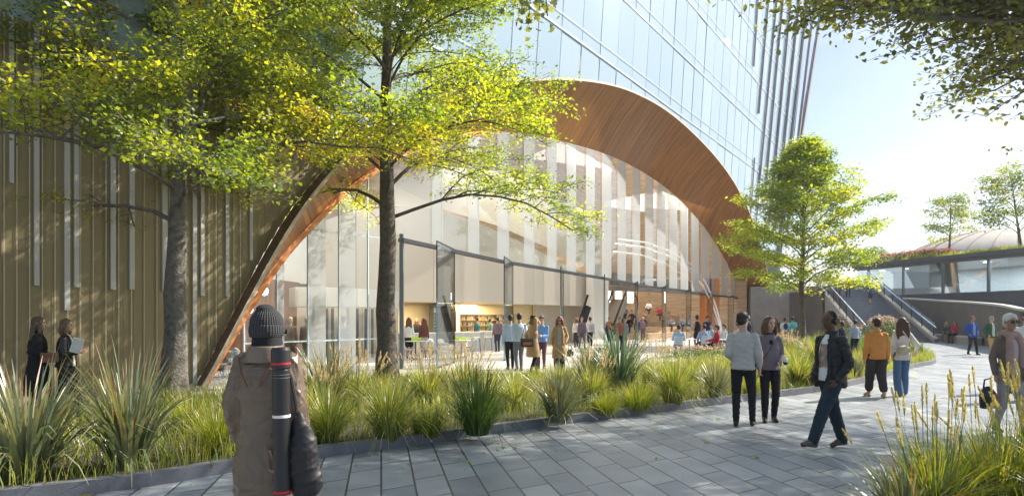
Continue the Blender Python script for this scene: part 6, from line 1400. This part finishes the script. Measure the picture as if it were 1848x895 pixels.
person('man in a navy jacket standing right of the black dress', at_px(1276, 33, 0), 200, 1.78, legs='stand', tilt=-20, hair=('short', (.02, .015, .015)), top=dict(col=(.02, .03, .09), name='jacket', g=.03), bot=('slim', NAVY), lod=1)
table('round terrace table beside the striped blue shirt', at_px(1244, 28.6, 0), 'tables on the terrace'); table('round terrace table between the red sweater and the man in profile', at_px(1300, 28.2, 0), 'tables on the terrace')
# --- bar tables, shell chairs, stools
m_shell = mat('white_shell', (.68, .70, .70), .4); m_cush = mat('dark_cushion', (.11, .09, .08), .9)
def shell_chair(label, loc, face, group):
    r = empty('shell_chair', loc, R(face), label, 'chair', group); s_ = Bl(); s_.loft([((0, 0, .40), .20, .20), ((0, -.0, .44), .24, .23)]); s_.chain([(-.2, -.12, .5), (-.17, -.2, .72), (.17, -.2, .72), (.2, -.12, .5)], [.025, .022, .022, .025]); s_.chain([(0, -.2, .42), (0, -.24, .74)], [.08, .10]); s_.chain([(-.12, -.2, .42), (-.1, -.24, .72)], [.05, .05]); s_.chain([(.12, -.2, .42), (.1, -.24, .72)], [.05, .05])
    s_.build('shell', m_shell, r, .018, 2); MB().lathe((0, 0, .445), [(.001, .02), (.19, .01), (.2, -.01)], 16).build('cushion', m_cush, r)
    for sx_ in (-1, 1):
        for sy_ in (-1, 1): MB().tube([(.05 * sx_, .05 * sy_, .40), (.24 * sx_, .24 * sy_, 0)], .011, 6).build('leg', m_steel, r)
    return r
pc = shell_chair('white shell chair at the left bar table, nearest the second tree trunk', at_px(733, 25.5, 0), -60, 'shell chairs at the bar tables')
for px, Y, fc, lb in ((766, 25.9, 60, 'white shell chair at the right side of the left bar table'), (742, 27.3, 180, 'white shell chair on the far side of the left bar table'), (788, 25.8, -60, 'white shell chair between the two bar tables, just right of the first glass door'), (818, 26.4, -70, 'white shell chair at the left side of the right bar table'), (850, 27, 60, 'white shell chair at the right side of the right bar table'), (835, 28.4, 180, 'white shell chair on the far side of the right bar table'),
      (393, 17.6, -40, 'white shell chair behind the glass, by the foot of the arch'), (415, 18.6, 60, 'second white shell chair behind the glass, right of the one at the arch foot')):
    c_ = copy_tree(pc); setg(c_, at_px(px, Y, 0), R(fc), lb)
table('round bar table close to the second tree trunk', at_px(750, 26.2, 0), 'tables in front of the bar', .42); table('round bar table in the middle of the bar front', at_px(832, 27.2, 0), 'tables in front of the bar', .42); table('round table behind the glass by the foot of the arch', at_px(403, 18.4, 0), 'tables in front of the bar', .38)
m_lime = mat('lime_plastic', (.50, .72, .03), .4)
for px, Y, lb in ((756, 26.1, 'lime green holder on the left bar table, right one'), (747, 26.3, 'lime green holder on the left bar table, left one'), (826, 27.0, 'lime green holder on the right bar table, left one'), (838, 27.3, 'lime green holder on the right bar table, right one')):
    x, y, _ = at_px(px, Y); tag(MB().prism([(-.11, -.04), (.11, -.04), (.09, .04), (-.09, .04)], 0, .13).build('napkin_holder', m_lime, bevel=.01), lb, 'holder', 'lime holders on the bar tables').location = (x, y, .745)
def stool(label, loc):
    r = empty('bar_stool', loc, 0, label, 'stool', 'stools along the bar counter'); MB().box((0, 0, .74), (.38, .36, .05)).build('seat', m_shell, r, bevel=.015); MB().box((0, -.17, .88), (.36, .03, .20)).build('backrest', m_shell, r, bevel=.012)
    for sx_ in (-1, 1):
        for sy_ in (-1, 1): MB().tube([(.14 * sx_, .13 * sy_, .72), (.2 * sx_, .2 * sy_, 0)], .012, 6).build('leg', m_steel, r)
    return r
s0_ = stool('white bar stool at the counter, left of its pair', at_px(846, 29.6, 0))
for px, Y, lb in ((860, 30.1, 'white bar stool at the counter, right of its pair'), (881, 31, 'white bar stool nearest the man in the mauve shirt'), (772, 28.2, 'white bar stool beside the woman in the maroon top')): setg(copy_tree(s0_), at_px(px, Y, 0), 0, lb)
# bottle shelves
sf = empty('bottle_shelf', at_px(868, 37.0, 0), 0, 'warm lit wooden shelving full of bottles behind the bar', 'shelf'); sdv = (Vector(pw(930, 38.9)) - Vector(pw(829, 35.6))); s0v = Vector(pw(829, 35.6)) - Vector(at_px(868, 37.0)[:2])
for zz in (.9, 1.22, 1.54, 1.86): MB().wall(tuple(s0v), tuple(s0v + sdv), zz, zz + .03, .3).build('shelf_board', m_ply, sf)
for t in (0, .33, .66, 1): q = s0v + sdv * t; MB().box((q.x, q.y, 1.4), (.04, .3, 1.05)).build('upright', m_ply, sf)
for i in range(36):
    t = (i % 12 + .5 + .2 * math.sin(i * 7)) / 12; zz = (.93, 1.25, 1.57)[i // 12]; q = Vector(pw(829, 35.6)) + sdv * t; col = ((.25, .05, .02), (.03, .15, .05), (.4, .28, .1), (.1, .03, .02), (.5, .45, .35), (.02, .1, .08))[(i * 5) % 6]
    b_ = MB().lathe((0, 0, 0), [(.001, 0), (.045, .005), (.045, .15), (.016, .20), (.016, .25), (.001, .255)], 8).build('bottle', cm(col, .2)); b_.location = (q.x, q.y - .03, zz)
    tag(b_, ('brown', 'green', 'amber', 'dark red', 'pale', 'dark green')[(i * 5) % 6] + ' glass bottle on the ' + ('lowest', 'middle', 'highest')[i // 12] + ' lit shelf behind the bar', 'bottle', 'bottles on the bar shelves')
# pendant lamps at the left
def pendant(label, px, py, Y):
    x, y, z_ = P(px, py, Y); r = empty('pendant_lamp', (x, y, z_), 0, label, 'lamp', 'drop shaped pendant lamps'); MB().lathe((0, 0, 0), [(.001, -.17), (.08, -.15), (.13, -.06), (.11, .04), (.05, .14), (.012, .22)], 18).build('lamp_shade', mat('lamp_glow', (.9, .88, .82), .4, emit=((1, .95, .85), 1.2)), r, smooth=True); MB().tube([(0, 0, .22), (0, 0, 2.6 if Y > 19 else 1.6)], .006, 4).build('cord', m_black, r)
pendant('white drop shaped pendant lamp, highest of the three by the arch foot', 477, 524, 20.5); pendant('white drop shaped pendant lamp, middle of the three by the arch foot', 461, 533, 20.0); pendant('white drop shaped pendant lamp, lowest of the three by the arch foot', 449, 556, 19.0)
# ================================================================== HAZE: thin even air round the whole place
hz = MB().box((0, 590, 34), (1840, 1840, 72)).build('haze', None); hm = bpy.data.materials.new('haze_air'); hm.use_nodes = True
hn = hm.node_tree; hn.nodes.clear(); ho = hn.nodes.new('ShaderNodeOutputMaterial'); hv = hn.nodes.new('ShaderNodeVolumePrincipled')
hv.inputs['Color'].default_value = (.93, .95, 1, 1); hv.inputs['Density'].default_value = .00045; hv.inputs['Anisotropy'].default_value = .45
hn.links.new(hv.outputs[0], ho.inputs['Volume']); hz.data.materials.append(hm); tag(hz, kind='stuff'); hz.display_type = 'WIRE'
